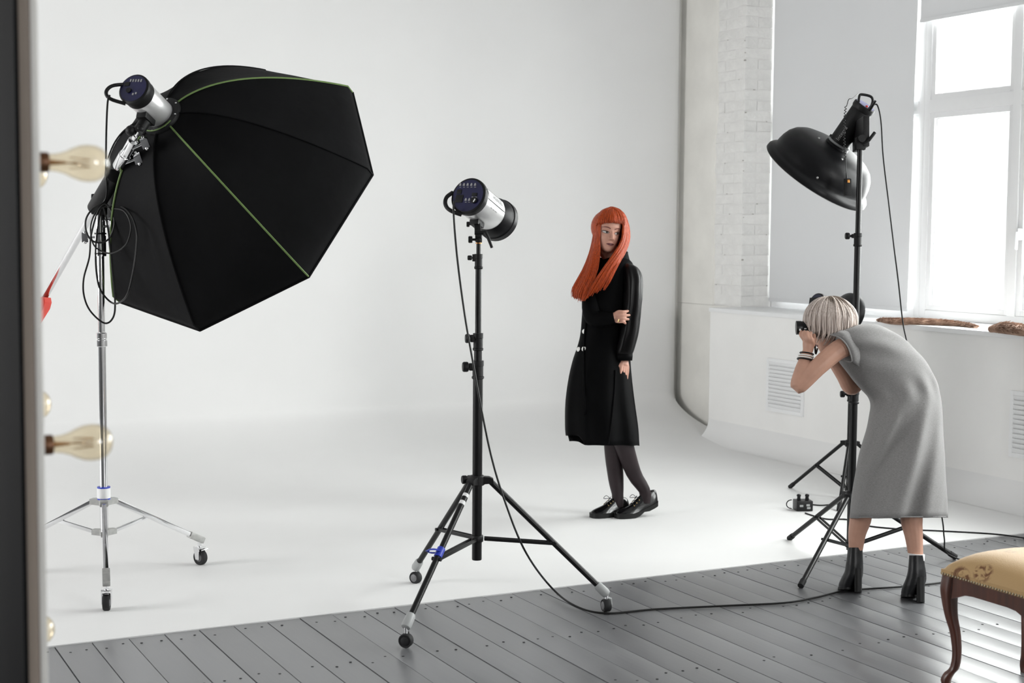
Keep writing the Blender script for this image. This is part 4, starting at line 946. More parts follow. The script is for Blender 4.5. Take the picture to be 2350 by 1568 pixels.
# ---- the red-haired model
D = 8.17; A = lambda px, py, dz=0.0: at(px, py, D + dz)
wr0 = onfloor(1420, 1180, .004)
w = thing('person', wr0, 'person with long copper-red hair and fringe in a long black coat, standing', 'person')
hd_h = .226
f_ = (-FW * .93 + RT * .27 - UP * .10).normalized(); u_ = (UP * .985 + RT * .12); u_ = (u_ - f_ * u_.dot(f_)).normalized(); s_ = u_.cross(f_)
O_ = A(1397.5, 579, -.085) - f_ * .37 * hd_h
bm_ = MB(); L3 = head_shape(bm_, O_, f_, u_, hd_h, False)
bm_.tube(crom([L3(0, -.12, .25), A(1404, 592, .0), A(1408, 615, .01)], 6), [.058, .054, .052, .054, .06, .075], 16)
bm_.tube(crom([A(1408, 610, .01), A(1402, 660, .0), A(1395, 730, .0), A(1393, 790, .0)], 10), [.085, .10, .105, .105, .10, .095, .095, .10, .105, .09], 18)
bm_.tube(crom([A(1420, 628, -.02), A(1445, 638, -.075), A(1450, 700, -.095), A(1446, 735, -.10), A(1434, 815, -.10)], 14), lerpl([.034, .034, .033, .031, .028, .022], 14), 12)
hand(bm_, A(1433, 826, -.10), (-UP + RT * -.05 - FW * .05), FW * .75 - RT * .6, -RT * .8 - FW * .5, (.18, .28, .22), .165)
bm_.tube(crom([A(1392, 625, .04), A(1370, 632, .03), A(1360, 690, -.07), A(1364, 728, -.11), A(1390, 734, -.15), A(1410, 729, -.165)], 14), lerpl([.035, .035, .034, .032, .027, .022], 14), 12)
for k, (ya, yb, xe) in enumerate([(716, 714, 1441), (724, 723.5, 1444), (731.5, 733, 1442), (738, 742, 1435)]):
    P = crom([A(1408, 726 + k * 2.5, -.165), A(1418, ya, -.178), A(1430, ya, -.185), A(xe, yb, -.165)], 9); bm_.tube(P, lerpl([.012, .0100, .0095, .0075], 9), 8); bm_.ball(P[-1], .0076, nu=8, nv=6)
bm_.ball(A(1412, 728, -.165), .028, (1, .6, 1), nu=12, nv=8)
shA = (onfloor(1357, 1189, .004), onfloor(1441, 1180, .004)); shB = (onfloor(1413, 1190, .004), onfloor(1505, 1181, .004))
kA = shA[0].lerp(shA[1], .71); kB = shB[0].lerp(shB[1], .71); dA = depth(kA) - D; dB = depth(kB) - D
legA = crom([A(1393, 790, .05), A(1400, 900, .05), A(1407, 995, .07), A(1409, 1050, dA), A(1414, 1105, dA), kA + V3(0, 0, .115), kA + V3(0, 0, .05)], 18)
legB = crom([A(1408, 790, -.05), A(1412, 900, -.05), A(1424, 990, -.02), A(1438, 1040, dB * .4), A(1456, 1090, dB * .8), kB + V3(0, 0, .14), kB + V3(0, 0, .075)], 18)
rl = lerpl([.068, .066, .056, .050, .042, .032, .034], 18)
bm_.tube(legA, [r - .003 for r in rl], 14); bm_.tube(legB, [r - .003 for r in rl], 14)
bmesh_w = remeshed(bm_, 'body', .0034, True, M['skin_pale'], wr0, 3); body_w = put('body', bmesh_w, w, wr0)
face_parts(w, body_w, L3, f_, s_, 1.0 if s_.dot(RT) > 0 else -1.0, M['brow'], wr0)
tg = MB()
tgA = MB().tube(legA[5:], rl[5:], 18, caps=False).build('stocking', M['tights'], w); tgB = MB().tube(legB[5:], rl[5:], 18, caps=False).build('stocking', M['tights'], w)
# coat
def hem(c, s_):
    k = max(0.0, min(1.0, (-c - .45) / .2)); return -22 * k * (1 if s_ < .4 else .4)
cr = [((1392, 590), (1430, 586), .0, .052), ((1380, 598), (1443, 595), .0, .082), ((1366, 606), (1452, 605), .0, .110), ((1353, 622), (1456, 622), .0, .126), ((1344, 650), (1455, 650), .0, .130), ((1338, 690), (1452, 690), .0, .130),
      ((1335, 730), (1447, 730), .0, .125), ((1332, 765), (1445, 765), .0, .122), ((1326, 792), (1446, 792), .0, .135), ((1313, 832), (1447, 832), .0, .160), ((1303, 880), (1451, 880), .0, .185), ((1297, 930), (1457, 930), .0, .205), ((1296, 980), (1464, 980), .0, .22)]
rs = [ring(a, b, D + c, e, 64) for a, b, c, e in cr] + [ring((1297, 1022), (1467, 1023), D, .225, 64, hem)]
rs = smooth_rings(rs, 44)
def fold_w(t, j, p):
    k = max(0.0, (t - .55) / .45); return (-FW) * (.012 * k * math.sin(j * 2 * math.pi * 9 + 1.0) + .02 * k * mnoise.noise((j * 14, t * 2, 0))) + RT * .006 * k * mnoise.noise((j * 11, t * 3, 5))
coat = cloth(rs, 'coat', M['coat'], w, .004, fold_w)
hit = hitter(coat)
edge = [hit(x_, y_, .004) for x_, y_ in [(1349, 700), (1345, 740), (1341, 780), (1340, 830), (1340, 890), (1341, 950), (1341, 1018)]]
edge = [q[0] for q in edge if q[0] is not None]
MB().tube(crom(edge, 24), .006, 6).build('front_edge', M['coat'], coat)
edge = [hit(x_, y_, .003)[0] for x_, y_ in [(1412, 850), (1410, 900), (1404, 960), (1396, 1019)]]; edge = [q for q in edge if q is not None]
if len(edge) > 1: MB().tube(crom(edge, 12), .005, 6).build('pleat', M['coat'], coat)
for (x_, y_) in [(1346, 711), (1341, 761), (1328, 802), (1340, 801)]:
    q, nn = hit(x_, y_, .002)
    if q is not None:
        if nn.dot(FW) > 0: nn = -nn
        nn = (nn * .6 - FW * .5).normalized(); MB().lathe([(.0125, -.003), (.0135, .001), (.011, .005), (.004, .0055)], q, nn, 18).build('button', M['pearl'], coat)
cl = smooth_rings([ring((1389, 604), (1444, 597), D + .005, .066, 40), ring((1390, 594), (1441, 586), D + .005, .062, 40), ring((1393, 590), (1439, 577), D + .008, .056, 40), ring((1391, 593), (1442, 580), D + .006, .064, 40)], 10)
cloth(cl, 'collar', M['coat'], w, .003)
def fold_s(t, j, p): return (RT * .5 - FW) * .006 * math.sin(j * 2 * math.pi * 6 + t * 2) * math.sin(math.pi * t) + RT * .004 * mnoise.noise(p * 16)
sl = [((1436, 604), (1452, 607), -.05, .05), ((1430, 612), (1465, 616), -.07, .062), ((1430, 630), (1473, 634), -.085, .068), ((1431, 665), (1474, 665), -.095, .068), ((1430, 705), (1471, 705), -.10, .062), ((1426, 745), (1467, 745), -.10, .060), ((1419, 780), (1461, 780), -.10, .062), ((1413, 806), (1454, 806), -.10, .054), ((1413, 814), (1451, 814), -.10, .045)]
cloth(smooth_rings([ring(a, b, D + c, e, 40) for a, b, c, e in sl], 30), 'sleeve', M['sheer'], w, .003, fold_s)
cloth([ring(a, b, D - .10, e, 40) for a, b, e in [((1413, 811), (1452, 811), .047), ((1412, 819), (1452, 819), .047), ((1413, 828), (1451, 828), .045)]], 'cuff', M['coat'], w, .004)
slr = MB(); slr.tube(crom([A(1388, 612, .03), A(1366, 626, .0), A(1357, 690, -.07), A(1362, 728, -.11), A(1388, 733, -.148), A(1410, 729, -.160)], 16), lerpl([.055, .056, .052, .050, .042, .034], 16), 16)
slr.build('sleeve', M['coat'], w)
MB().tube([A(1419 + .0, 739, -.195), A(1421, 733, -.197)], .0035, 8).build('ring', M['gold'], w)
# oxford shoes
def shoe(toe, heel, lift, parent, wid=1.0):
    toe = Vector(toe); heel = Vector(heel); d = heel - toe; L_ = d.length; d.normalize(); sd = d.cross(V3(0, 0, 1)).normalized()
    zl = lambda t: lift * max(0, (t - .38) / .62) ** 1.15
    T = [0, .03, .10, .22, .36, .50, .62, .75, .88, .97, 1.0]
    Wd = [.012, .026, .037, .0435, .044, .038, .0345, .034, .034, .029, .018]; Ht = [.030, .038, .047, .056, .068, .088, .104, .106, .098, .088, .07]
    rg = []
    for t, wd, ht in zip(T, Wd, Ht):
        c = toe + d * (t * L_) + V3(0, 0, zl(t)); r = []
        for j in range(20):
            a = 2 * math.pi * j / 20; r.append(c + sd * wd * wid * math.cos(a) * (1 if math.sin(a) < 0 else (1 - .45 * math.sin(a))) + V3(0, 0, .02 + (ht - .02) * max(0, math.sin(a)) ** .8))
        rg.append(r)
    up = MB(); up.loft(smooth_rings(rg, 26)); so = up.build('shoe', M['patent'], parent, ang=60)
    sl_ = []
    for t, wd in zip(T, Wd):
        c = toe + d * (t * L_) + V3(0, 0, zl(t)); hw = wd * wid + .0045; zb = 0.0 if not (.52 < t < .66) else .010
        sl_.append([c + sd * hw + V3(0, 0, zb), c + sd * (hw + .001) + V3(0, 0, .026), c - sd * (hw + .001) + V3(0, 0, .026), c - sd * hw + V3(0, 0, zb)])
    s2_ = MB(); s2_.loft(sl_); s2_.build('sole', M['sole'], so, ang=30)
    lc = MB()
    for t in (.40, .46, .52):
        c = toe + d * (t * L_) + V3(0, 0, zl(t) + .02 + (lerpl(Ht, 101)[int(t * 60) + 20] - .02)); c = toe + d * (t * L_) + V3(0, 0, zl(t) + .068 + (t - .36) * .17)
        lc.tube(crom([c + sd * .02 - V3(0, 0, .008), c + V3(0, 0, .003), c - sd * .02 - V3(0, 0, .008)], 8), .0022, 6)
        for sg in (-1, 1): MB().ball(c + sd * sg * .024 - V3(0, 0, .010), .0032, nu=8, nv=6).build('eyelet', M['gold'], so)
    c = toe + d * (.5 * L_) + V3(0, 0, zl(.5) + .10)
    for sg in (-1, 1): lc.tube(crom([c, c + sd * sg * .022 - d * .01 + V3(0, 0, .012), c + sd * sg * .026 - d * .025 - V3(0, 0, .004), c - d * .006], 12), .0016, 5)
    lc.build('laces', M['sole'], so); return so
shoe(*shA, 0.0, w)
shoe(*shB, .055, w)
# hair
hr = MB(); G = lambda *p: [A(*q) for q in p]
Lo = G((1402, 477, .01), (1379, 488, .0), (1368, 513, .0), (1363, 545, -.01), (1355, 580, -.03), (1342, 615, -.06), (1325, 645, -.08), (1314, 665, -.09), (1315, 684, -.09))
Lm = G((1402, 476, -.02), (1385, 487, -.04), (1373, 513, -.05), (1368, 543, -.05), (1364, 575, -.07), (1356, 612, -.11), (1342, 648, -.135), (1330, 670, -.14), (1328, 692, -.14))
Li = G((1403, 477, -.04), (1388, 487, -.07), (1378, 512, -.085), (1375, 540, -.085), (1375, 566, -.085), (1373, 598, -.115), (1365, 636, -.15), (1350, 665, -.16), (1340, 692, -.16))
Lb = G((1402, 478, .05), (1388, 492, .09), (1380, 520, .10), (1378, 560, .09), (1376, 600, .03), (1368, 640, -.06), (1355, 660, -.10), (1340, 685, -.12))
locks(hr, [Lo, Lm, Li], 190, .0046, 1, .005, .07); locks(hr, [Lo, Lb], 30, .009, 5, .005, .1)
Ro = G((1406, 477, .01), (1426, 488, .0), (1438, 509, .0), (1442, 540, -.01), (1438, 566, -.06), (1426, 592, -.125), (1414, 615, -.165), (1402, 640, -.175), (1391, 662, -.175))
Rm = G((1406, 476, -.02), (1424, 487, -.04), (1435, 510, -.055), (1437, 540, -.06), (1431, 565, -.10), (1415, 592, -.155), (1397, 620, -.175), (1380, 648, -.18), (1366, 674, -.18))
Ri = G((1405, 477, -.04), (1421, 487, -.07), (1431, 511, -.08), (1430, 541, -.085), (1423, 562, -.115), (1404, 590, -.155), (1380, 624, -.17), (1360, 655, -.175), (1343, 687, -.17))
locks(hr, [Ro, Rm, Ri], 190, .0046, 2, .005, .07)
Rb = G((1406, 478, .05), (1424, 492, .08), (1434, 525, .085), (1432, 560, .05), (1424, 590, .0), (1414, 606, -.03)); Rc = G((1406, 478, .02), (1427, 492, .03), (1438, 525, .03), (1436, 560, .0), (1427, 588, -.05), (1416, 606, -.08))
Rd = G((1406, 480, .06), (1412, 500, .09), (1417, 530, .085), (1414, 560, .05), (1408, 592, .02), (1404, 606, .0))
locks(hr, [Rd, Rb], 40, .009, 7, .004, .05)
locks(hr, [Rb, Rc, [p for p in Ro[:6]]], 60, .008, 6, .004, .05)
fr_ = []
for x_ in (1373, 1380, 1388, 1396, 1404, 1412, 1420, 1428, 1434):
    e_ = abs(x_ - 1403) / 30; fr_.append(G((1405, 476, -.02), (1404 + (x_ - 1404) * .55, 482, -.065 + .02 * e_), (1404 + (x_ - 1404) * .85, 494, -.105 + .03 * e_), (x_, 506, -.125 + .04 * e_), (x_ + .3, 512 + 6 * e_ ** 2, -.126 + .04 * e_)))
locks(hr, fr_, 110, .0036, 3, .002, .07)
cp = [fr_[0], Lo, G((1404, 476, .06), (1400, 485, .10), (1398, 505, .125), (1398, 540, .12), (1400, 580, .09)), Ro, fr_[-1]]
capc = [[g[0], g[1], g[2], g[3]] for g in cp]
locks(hr, capc, 130, .0055, 4, .003, .03, .7)
hr.ball(O_ + u_ * hd_h * .60 - f_ * .015, .090, (.95, 1.02, 1.04), frame3(s_, f_, u_), 20, 14)
hr.build('hair', M['hair_red'], w, ang=80)

# ---- the photographer
D2 = 6.50; B = lambda px, py, dz=0.0: at(px, py, D2 + dz)
pr0 = onfloor(2030, 1365, 0.0)
ph_ = thing('person', pr0, 'person with blonde bob in a grey jersey dress bending to take a photograph', 'person')
h2 = .222
f2 = (-RT * .84 + FW * .40 - UP * .30).normalized(); u2 = (UP * .96 - RT * .24); u2 = (u2 - f2 * u2.dot(f2)).normalized(); s2_ = u2.cross(f2)
O2 = B(1908, 742, .0) - u2 * .53 * h2 - f2 * .0
pbm = MB(); L32 = head_shape(pbm, O2, f2, u2, h2)
pbm.tube(crom([L32(0, -.12, .28), B(1935, 768, .0), B(1968, 775, .0)], 6), [.055, .050, .048, .048, .048, .05], 14)
pbm.tube(crom([B(1960, 778, 0), B(2010, 800, 0), B(2060, 850, 0), B(2080, 910, 0), B(2078, 980, 0), B(2070, 1030, 0)], 12), [.05, .07, .085, .085, .085, .085, .09, .10, .11, .115, .11, .09], 16)
armL = crom([B(1965, 800, -.08), B(1930, 800, -.122), B(1882, 838, -.150), B(1838, 884, -.15), B(1832, 880, -.145), B(1842, 848, -.13), B(1853, 808, -.105)], 26)
pbm.tube(armL, lerpl([.038, .044, .0395, .0325, .0330, .0335, .0225], 26), 14)
pbm.ball(B(1837, 884, -.148), .034, nu=14, nv=10)
armR = crom([B(1985, 790, .12), B(1990, 830, .14), B(1965, 880, .12), B(1950, 889, .10), B(1935, 860, .09), B(1898, 805, .06), B(1876, 778, .05)], 24)
pbm.tube(armR, lerpl([.05, .045, .036, .033, .034, .028, .022], 24), 14)
pbm.ball(B(1952, 889, .10), .033, nu=12, nv=8)
# hand under the lens
pbm.tube([B(1854, 806, -.105), B(1856, 790, -.10), B(1857, 778, -.09)], [.022, .027, .026], 12)
for k, (x0, x1, y1, dz) in enumerate([(1846, 1838, 766, -.085), (1850, 1845, 766, -.105), (1856, 1852, 767, -.115), (1862, 1860, 769, -.115)]):
    P = crom([B(x0 + 4, 793, -.095 + k * -.004), B(x0, 780, dz - .01), B(x1, y1 + 3, dz), B(x1 + 1, y1 - 5, dz + .02)], 9); pbm.tube(P, lerpl([.012, .0098, .0092, .0072], 9), 8); pbm.ball(P[-1], .0073, nu=8, nv=6)
P = crom([B(1862, 792, -.085), B(1868, 778, -.08), B(1868, 766, -.075)], 7); pbm.tube(P, lerpl([.013, .0105, .008], 7), 8)
# hand on the camera body
pbm.tube([B(1878, 782, .05), B(1876, 768, .05)], [.024, .024], 10)
for k in range(4): pbm.tube(crom([B(1879, 772 - k * 6, .055), B(1871, 768 - k * 7, .066), B(1862, 768 - k * 7, .055)], 7), .0092, 8)
lg1 = crom([B(2035, 1000, .04), B(2005, 1100, .06), B(1982, 1150, .05), B(1974, 1195, .045), B(1967, 1225, .05), B(1964, 1262, .055)], 16)
lg2 = crom([B(2095, 1000, -.03), B(2094, 1100, -.06), B(2092, 1150, -.07), B(2092, 1195, -.075), B(2097, 1230, -.075), B(2102, 1280, -.075)], 16)
rl2 = lerpl([.09, .07, .052, .0475, .039, .031], 16)
pbm.tube(lg1, rl2, 14); pbm.tube(lg2, rl2, 14)
body_p = put('body', remeshed(pbm, 'body', .0036, True, M['skin_tan'], pr0, 3), ph_, pr0)
face_parts(ph_, body_p, L32, f2, s2_, 0.0, M['hair_root'], pr0)
dr = [((1950, 1190), (2175, 1188), 0, .20), ((1954, 1125), (2172, 1122), 0, .20), ((1966, 1060), (2169, 1058), 0, .20), ((1982, 1005), (2165, 1000), 0, .19), ((1993, 962), (2163, 945), 0, .18), ((1999, 933), (2157, 902), 0, .168), ((1992, 913), (2146, 868), 0, .155), ((1974, 894), (2126, 832), 0, .148), ((1952, 868), (2101, 803), 0, .150), ((1932, 840), (2073, 776), 0, .155), ((1919, 817), (2042, 757), 0, .160), ((1910, 796), (2012, 745), 0, .155), ((1907, 778), (1985, 744), 0, .135), ((1911, 768), (1966, 746), 0, .10)]
rsd = smooth_rings([ring(a, b, D2 + c, e, 72, None, .92) for a, b, c, e in dr], 60)
def fold_p(t, j, p):
    k = max(0.0, 1 - t / .42); near = max(0, -math.sin(2 * math.pi * j))
    g = (math.sin(j * 46 - t * 16) * .013 + mnoise.noise((j * 17 - t * 6, t * 3.5, 1)) * .036) * min(1, k * 2.2) * (.4 + .6 * near)
    wst = math.exp(-((t - .43) / .06) ** 2) * .009 * math.sin(j * 60)
    chest = math.exp(-((t - .70) / .12) ** 2) * .006 * math.sin(j * 38 + t * 30)
    return (-FW) * (g + wst + chest) + RT * .006 * mnoise.noise((j * 9, t * 8, 2)) * (1 if t > .05 else .3)
dress = cloth(rsd, 'dress', M['jersey'], ph_, .003, fold_p)
hd2 = hitter(dress)
# armhole binding round the shoulder
ahp = [B(1905, 768, -.125), B(1926, 775, -.172), B(1943, 792, -.182), B(1952, 814, -.176), B(1954, 830, -.158), B(1938, 829, -.145), B(1920, 822, -.115)]
MB().tube(crom(ahp, 24), .0028, 8).build('armhole_binding', M['jersey'], dress)
sv = MB(); rr1 = [crom([B(1906, 767, -.10), B(1925, 772, -.16), B(1943, 788, -.178), B(1953, 812, -.172), B(1955, 831, -.155)], 14), crom([B(1925, 757, -.09), B(1948, 762, -.14), B(1966, 785, -.152), B(1974, 815, -.150), B(1972, 842, -.135)], 14)]
sv.loft(rr1, False, False); so_ = sv.build('cap_sleeve', M['jersey'], dress, ang=80); md_ = so_.modifiers.new('thickness', 'SOLIDIFY'); md_.thickness = .0025
MB().tube(ring((1950.5, 1188), (2174.5, 1186), D2, .2015, 60, None, .92), .0028, 6, closed=True).build('hem', M['jersey'], dress)
# ankle boots with block heels
def boot(rings_, heel, d, parent):
    rs_ = smooth_rings([ring((a, y), (b, y), d + c, e, 28) for y, a, b, c, e in rings_], 24); b = MB(); b.loft(rs_); bo = b.build('boot', M['boot'], parent, ang=60)
    hx0, hx1, hy0, hy1, hz = heel; hb = MB(); rr = [ring((hx0 - k * 1.5, y), (hx1 + k * .5, y), d + hz, .034, 20, None, .6) for k, y in ((1, hy0), (.4, (hy0 + hy1) / 2), (0, hy1))]
    hb.loft(rr); hb.build('block_heel', M['sole'], bo, ang=40)
    y, a, b_, c, e = rings_[-1]; sl_ = MB(); sl_.loft([ring((a - 1, y - 3), (b_ + 1, y - 3), d + c, e + .003, 28), ring((a - 1, y + 2), (b_ + 1, y + 2), d + c, e + .003, 28)]); sl_.build('sole', M['sole'], bo, ang=40)
    return bo
boot([(1257, 1945, 1980, .0, .042), (1275, 1944, 1980, .0, .045), (1295, 1941, 1981, .0, .052), (1312, 1938, 1981, .01, .062), (1326, 1931, 1979, .03, .078), (1340, 1925, 1972, .045, .082), (1351, 1924, 1964, .05, .08)], (1960, 1978, 1305, 1359, -.02), 6.56, ph_)
boot([(1275, 2086, 2121, .0, .042), (1293, 2085, 2122, .0, .045), (1312, 2083, 2125, .0, .052), (1330, 2078, 2126, .01, .062), (1344, 2072, 2122, .03, .078), (1358, 2068, 2114, .045, .082), (1368, 2068, 2104, .05, .08)], (2103, 2122, 1325, 1382, -.02), 6.41, ph_)
MB().tube([B(2102, 1285, -.085), B(2103, 1271, -.085)], [.036, .036], 16).build('sock', M['sock'], ph_)
# bracelets
wa = (B(1853, 806, -.105) - B(1842, 848, -.13)).normalized(); a_, bu, bv_ = ortho(wa)
for off, m_, rr in ((.0, 'black', .003), (-.012, 'pearl', .0032), (-.022, 'pearl', .003), (-.03, 'black', .0034)):
    c = B(1853, 806, -.105) + wa * (off - .012); MB().tube([c + (bu * math.cos(k * math.pi / 12) + bv_ * math.sin(k * math.pi / 12)) * (.029 - off * .14) + wa * .006 * math.sin(k * math.pi / 12) for k in range(24)], rr, 6, closed=True).build('bracelet', M[m_], ph_)
# bob hair
hb = MB(); hc = B(1905, 737, .0); HX, HZ, HD = .109, .103, .100
def bobguide(az, n=9):
    """az 0 = towards viewer, +90 = right (nape side), -90 = left (face side)"""
    a = math.radians(az); hv = -FW * math.cos(a) * HD + RT * math.sin(a) * HX
    front = max(0, -math.sin(a)); back = max(0, math.sin(a)); side = max(0, math.cos(a))
    top = hc + UP * HZ + RT * .006; P = []
    tm = 98 if front < .8 else 92
    for k in range(6):
        t = math.radians(6 + (tm - 6) * k / 5); P.append(hc + UP * HZ * math.cos(t) + hv * math.sin(t) * 1.02)
    e = P[-1]; drop = .012 + .082 * side ** 1.1 * (1 if az < 15 else max(.12, 1 - (az - 15) / 35)) + .014 * back
    P.append(e - UP * drop * .5 - hv * .03); P.append(e - UP * drop - hv * (.10 + .12 * side) - RT * (.030 if az < 12 else -.012) * side); return P
locks(hb, [bobguide(a) for a in (-95, -80, -65, -50, -35, -20, -5, 10, 25, 40, 55, 70, 85, 100)], 260, .0052, 11, .006, .22, .3)
locks(hb, [bobguide(a) for a in (100, 130, 160, 190, 220, 245, 265)], 80, .0075, 12, .004, .12, .4)
locks(hb, [bobguide(a) for a in (-85, -55, -25, 5, 35, 65, 95)], 46, .0030, 15, .016, .25, .15)
hb.ball(hc + UP * .005, .096, (1.06, .96, 1.0), frame3(RT, FW, UP), 20, 14)
hbo = hb.build('hair', M['hair_blond'], ph_, ang=80)
rt = MB(); locks(rt, [[q for q in [p + (p - hc).normalized() * .004 for p in bobguide(a)][:4]] for a in (-30, 0, 30, 60)], 34, .0036, 14, .006, .5, .2); rt.build('dark_root_strands', M['hair_root'], hbo)
# the stills camera she holds
cm = thing('photo_camera', B(1866, 770, .0), 'black stills camera with a stubby lens held at the eye of the blonde', 'camera')
ca_, cb_ = B(1866, 752, .0), B(1827, 752.5, .005); cx = (cb_ - ca_).normalized(); CL = (cb_ - ca_).length
lens = MB().lathe([(.024, 0), (.028, .004), (.028, CL * .4), (.0295, CL * .42), (.0295, CL * .62), (.028, CL * .65), (.030, CL * .72), (.0305, CL), (.027, CL)], ca_, cx, 32).build('lens', M['black'], cm)
MB().lathe([(.026, CL - .006), (.001, CL - .004)], ca_, cx, 24).build('front_element', M['patent'], lens)
for x_, y_, ww, hh in ((1836, 757, .008, .009), (1848.5, 754.5, .010, .005), (1848.5, 760, .010, .005)): MB().box(B(x_, y_, -.0265), (ww, .002, hh), frame3(RT, FW, UP), .0005).build('lens_marking', M['whiteplastic'], lens)
uz = V3(0, 0, 1); cy_ = cx.cross(uz).normalized(); cz_ = cy_.cross(cx)
MB().box(ca_ - cx * .028, (.056, .125, .088), frame3(cx, cy_, cz_), .010).box(ca_ - cx * .03 + cz_ * .05, (.05, .055, .03), frame3(cx, cy_, cz_), .008).build('camera_body', M['blackmat'], cm)
MB().tube(crom([B(1870, 790, -.06), B(1872, 812, -.05), B(1876, 800, .0)], 12), .004, 6, flat=(FW, .4)).build('strap', M['blackmat'], cm)

# ------------------------------------------------------------------ stool
SX0, SX1, SY0, SY1 = 3.665, 4.075, 3.42, 3.865
M['wood'] = mat('dark_mahogany', (0.050, 0.016, 0.010), 0.32, col2=(0.115, 0.036, 0.020), scale=3, stretch=(14, 14, 2), spec=.5)
def floral():
    m, nt, b = _nt('floral_tapestry'); N = nt.nodes; L = nt.links; tc = N.new('ShaderNodeTexCoord')
    ns = N.new('ShaderNodeTexNoise'); ns.inputs['Scale'].default_value = 26; ns.inputs['Detail'].default_value = 2.5; ns.inputs['Distortion'].default_value = 1.6; L.new(tc.outputs['Object'], ns.inputs[0])
    r0 = N.new('ShaderNodeValToRGB'); r0.color_ramp.elements[0].position = .44; r0.color_ramp.elements[1].position = .56; L.new(ns.outputs['Fac'], r0.inputs[0])
    vo = N.new('ShaderNodeTexVoronoi'); vo.inputs['Scale'].default_value = 7.5; vo.inputs['Randomness'].default_value = .75; L.new(tc.outputs['Object'], vo.inputs['Vector'])
    r1 = N.new('ShaderNodeValToRGB'); r1.color_ramp.elements[0].position = .36; r1.color_ramp.elements[1].position = .44; r1.color_ramp.elements[0].color = (1, 1, 1, 1); r1.color_ramp.elements[1].color = (0, 0, 0, 1); L.new(vo.outputs['Distance'], r1.inputs[0])
    m3 = N.new('ShaderNodeMath'); m3.operation = 'MULTIPLY'; L.new(r1.outputs[0], m3.inputs[0]); L.new(r0.outputs[0], m3.inputs[1])
    mx = N.new('ShaderNodeMix'); mx.data_type = 'RGBA'; mx.inputs[6].default_value = (.52, .335, .15, 1); mx.inputs[7].default_value = (.17, .065, .018, 1); L.new(m3.outputs[0], mx.inputs[0]); L.new(mx.outputs[2], b.inputs['Base Color'])
    th = N.new('ShaderNodeTexNoise'); th.inputs['Scale'].default_value = 260; L.new(tc.outputs['Object'], th.inputs[0]); bp = N.new('ShaderNodeBump'); bp.inputs['Strength'].default_value = .3; bp.inputs['Distance'].default_value = .003; L.new(th.outputs['Fac'], bp.inputs['Height']); L.new(bp.outputs[0], b.inputs['Normal'])
    _sock(b, rough=.6, spec=.35, sheen=.2); return m
M['floral'] = floral()
az_ = zat(SX0, SY1, 1316)         # top of the apron
sto = thing('stool', ((SX0 + SX1) / 2, (SY0 + SY1) / 2, 0), 'dark wooden stool with curved legs and a floral gold tapestry seat', 'stool')
for (cx0, cy0, ox, oy) in ((SX0, SY1, -1, 1), (SX1, SY1, 1, 1), (SX0, SY0, -1, -1), (SX1, SY0, 1, -1)):
    o_ = V3(ox, oy, 0).normalized(); b_ = V3(cx0 - ox * .026, cy0 - oy * .026, 0); P = []; R_ = []
    for z, off, r in ((az_ - .004, .004, .031), (az_ - .05, .010, .031), (az_ - .09, .010, .026), (az_ - .15, .002, .021), (az_ - .21, -.013, .0175), (az_ - .28, -.020, .015), (az_ - .33, -.014, .015), (.045, .004, .017), (.022, .014, .017), (.0, .012, .014)):
        P.append(b_ + o_ * off + V3(0, 0, z)); R_.append(r)
    PP_ = crom(P, 30); RR_ = lerpl(R_, 30)
    rg = [[p + V3(math.copysign(abs(math.cos(a)) ** .6, math.cos(a)), math.copysign(abs(math.sin(a)) ** .6, math.sin(a)), 0) * r * .93 for a in [2 * math.pi * j / 16 for j in range(16)]] for p, r in zip(PP_, RR_)]
    MB().loft(rg).build('leg', M['wood'], sto, ang=50)
AH = .052
def rail(p, q, nrm):
    p, q = Vector(p), Vector(q); d = (q - p); L_ = d.length; d.normalize(); poly = [(0, 0)]
    poly = [(0, 0), (L_, 0)] + [(L_ * (1 - k / 10), -AH - .035 * max(0, abs(1 - 2 * k / 10) - .55) / .45) for k in range(11)]
    return MB().prism(poly, p, d, V3(0, 0, 1), Vector(nrm), .024).build('apron_rail', M['wood'], sto)
e = .016
rail((SX0 + e, SY0 + .03, az_), (SX0 + e, SY1 - .03, az_), (1, 0, 0)); rail((SX1 - e, SY0 + .03, az_), (SX1 - e, SY1 - .03, az_), (1, 0, 0)); rail((SX0 + .03, SY1 - e, az_), (SX1 - .03, SY1 - e, az_), (0, 1, 0)); rail((SX0 + .03, SY0 + e, az_), (SX1 - .03, SY0 + e, az_), (0, 1, 0))
cu = MB(); N_ = 20; grid = []
for i in range(N_ + 1):
    row = []
    for j in range(N_ + 1):
        u, v = -1 + 2 * i / N_, -1 + 2 * j / N_
        uu = math.copysign(abs(u) ** .8, u); vv = math.copysign(abs(v) ** .8, v); k = max(abs(uu), abs(vv)); hgt = .078 * max(0, (1 - abs(uu) ** 3.2)) ** .55 * max(0, (1 - abs(vv) ** 3.2)) ** .55
        row.append(V3((SX0 + SX1) / 2 + uu * ((SX1 - SX0) / 2 + .003), (SY0 + SY1) / 2 + vv * ((SY1 - SY0) / 2 + .003), az_ + .016 + hgt))
    grid.append(row)
cu.loft(grid, False, False)
skirt_ = [grid[i][0] for i in range(N_ + 1)] + [grid[N_][j] for j in range(1, N_ + 1)] + [grid[i][N_] for i in range(N_ - 1, -1, -1)] + [grid[0][j] for j in range(N_ - 1, 0, -1)]
cu.loft([skirt_, [V3(p.x, p.y, az_ - .004) for p in skirt_]], False, True); cu.build('seat_cushion', M['floral'], sto, ang=60)
M['brass'] = mat('aged_brass', (.42, .36, .26), .35, metal=.9)
nl = MB(); st_ = .0125
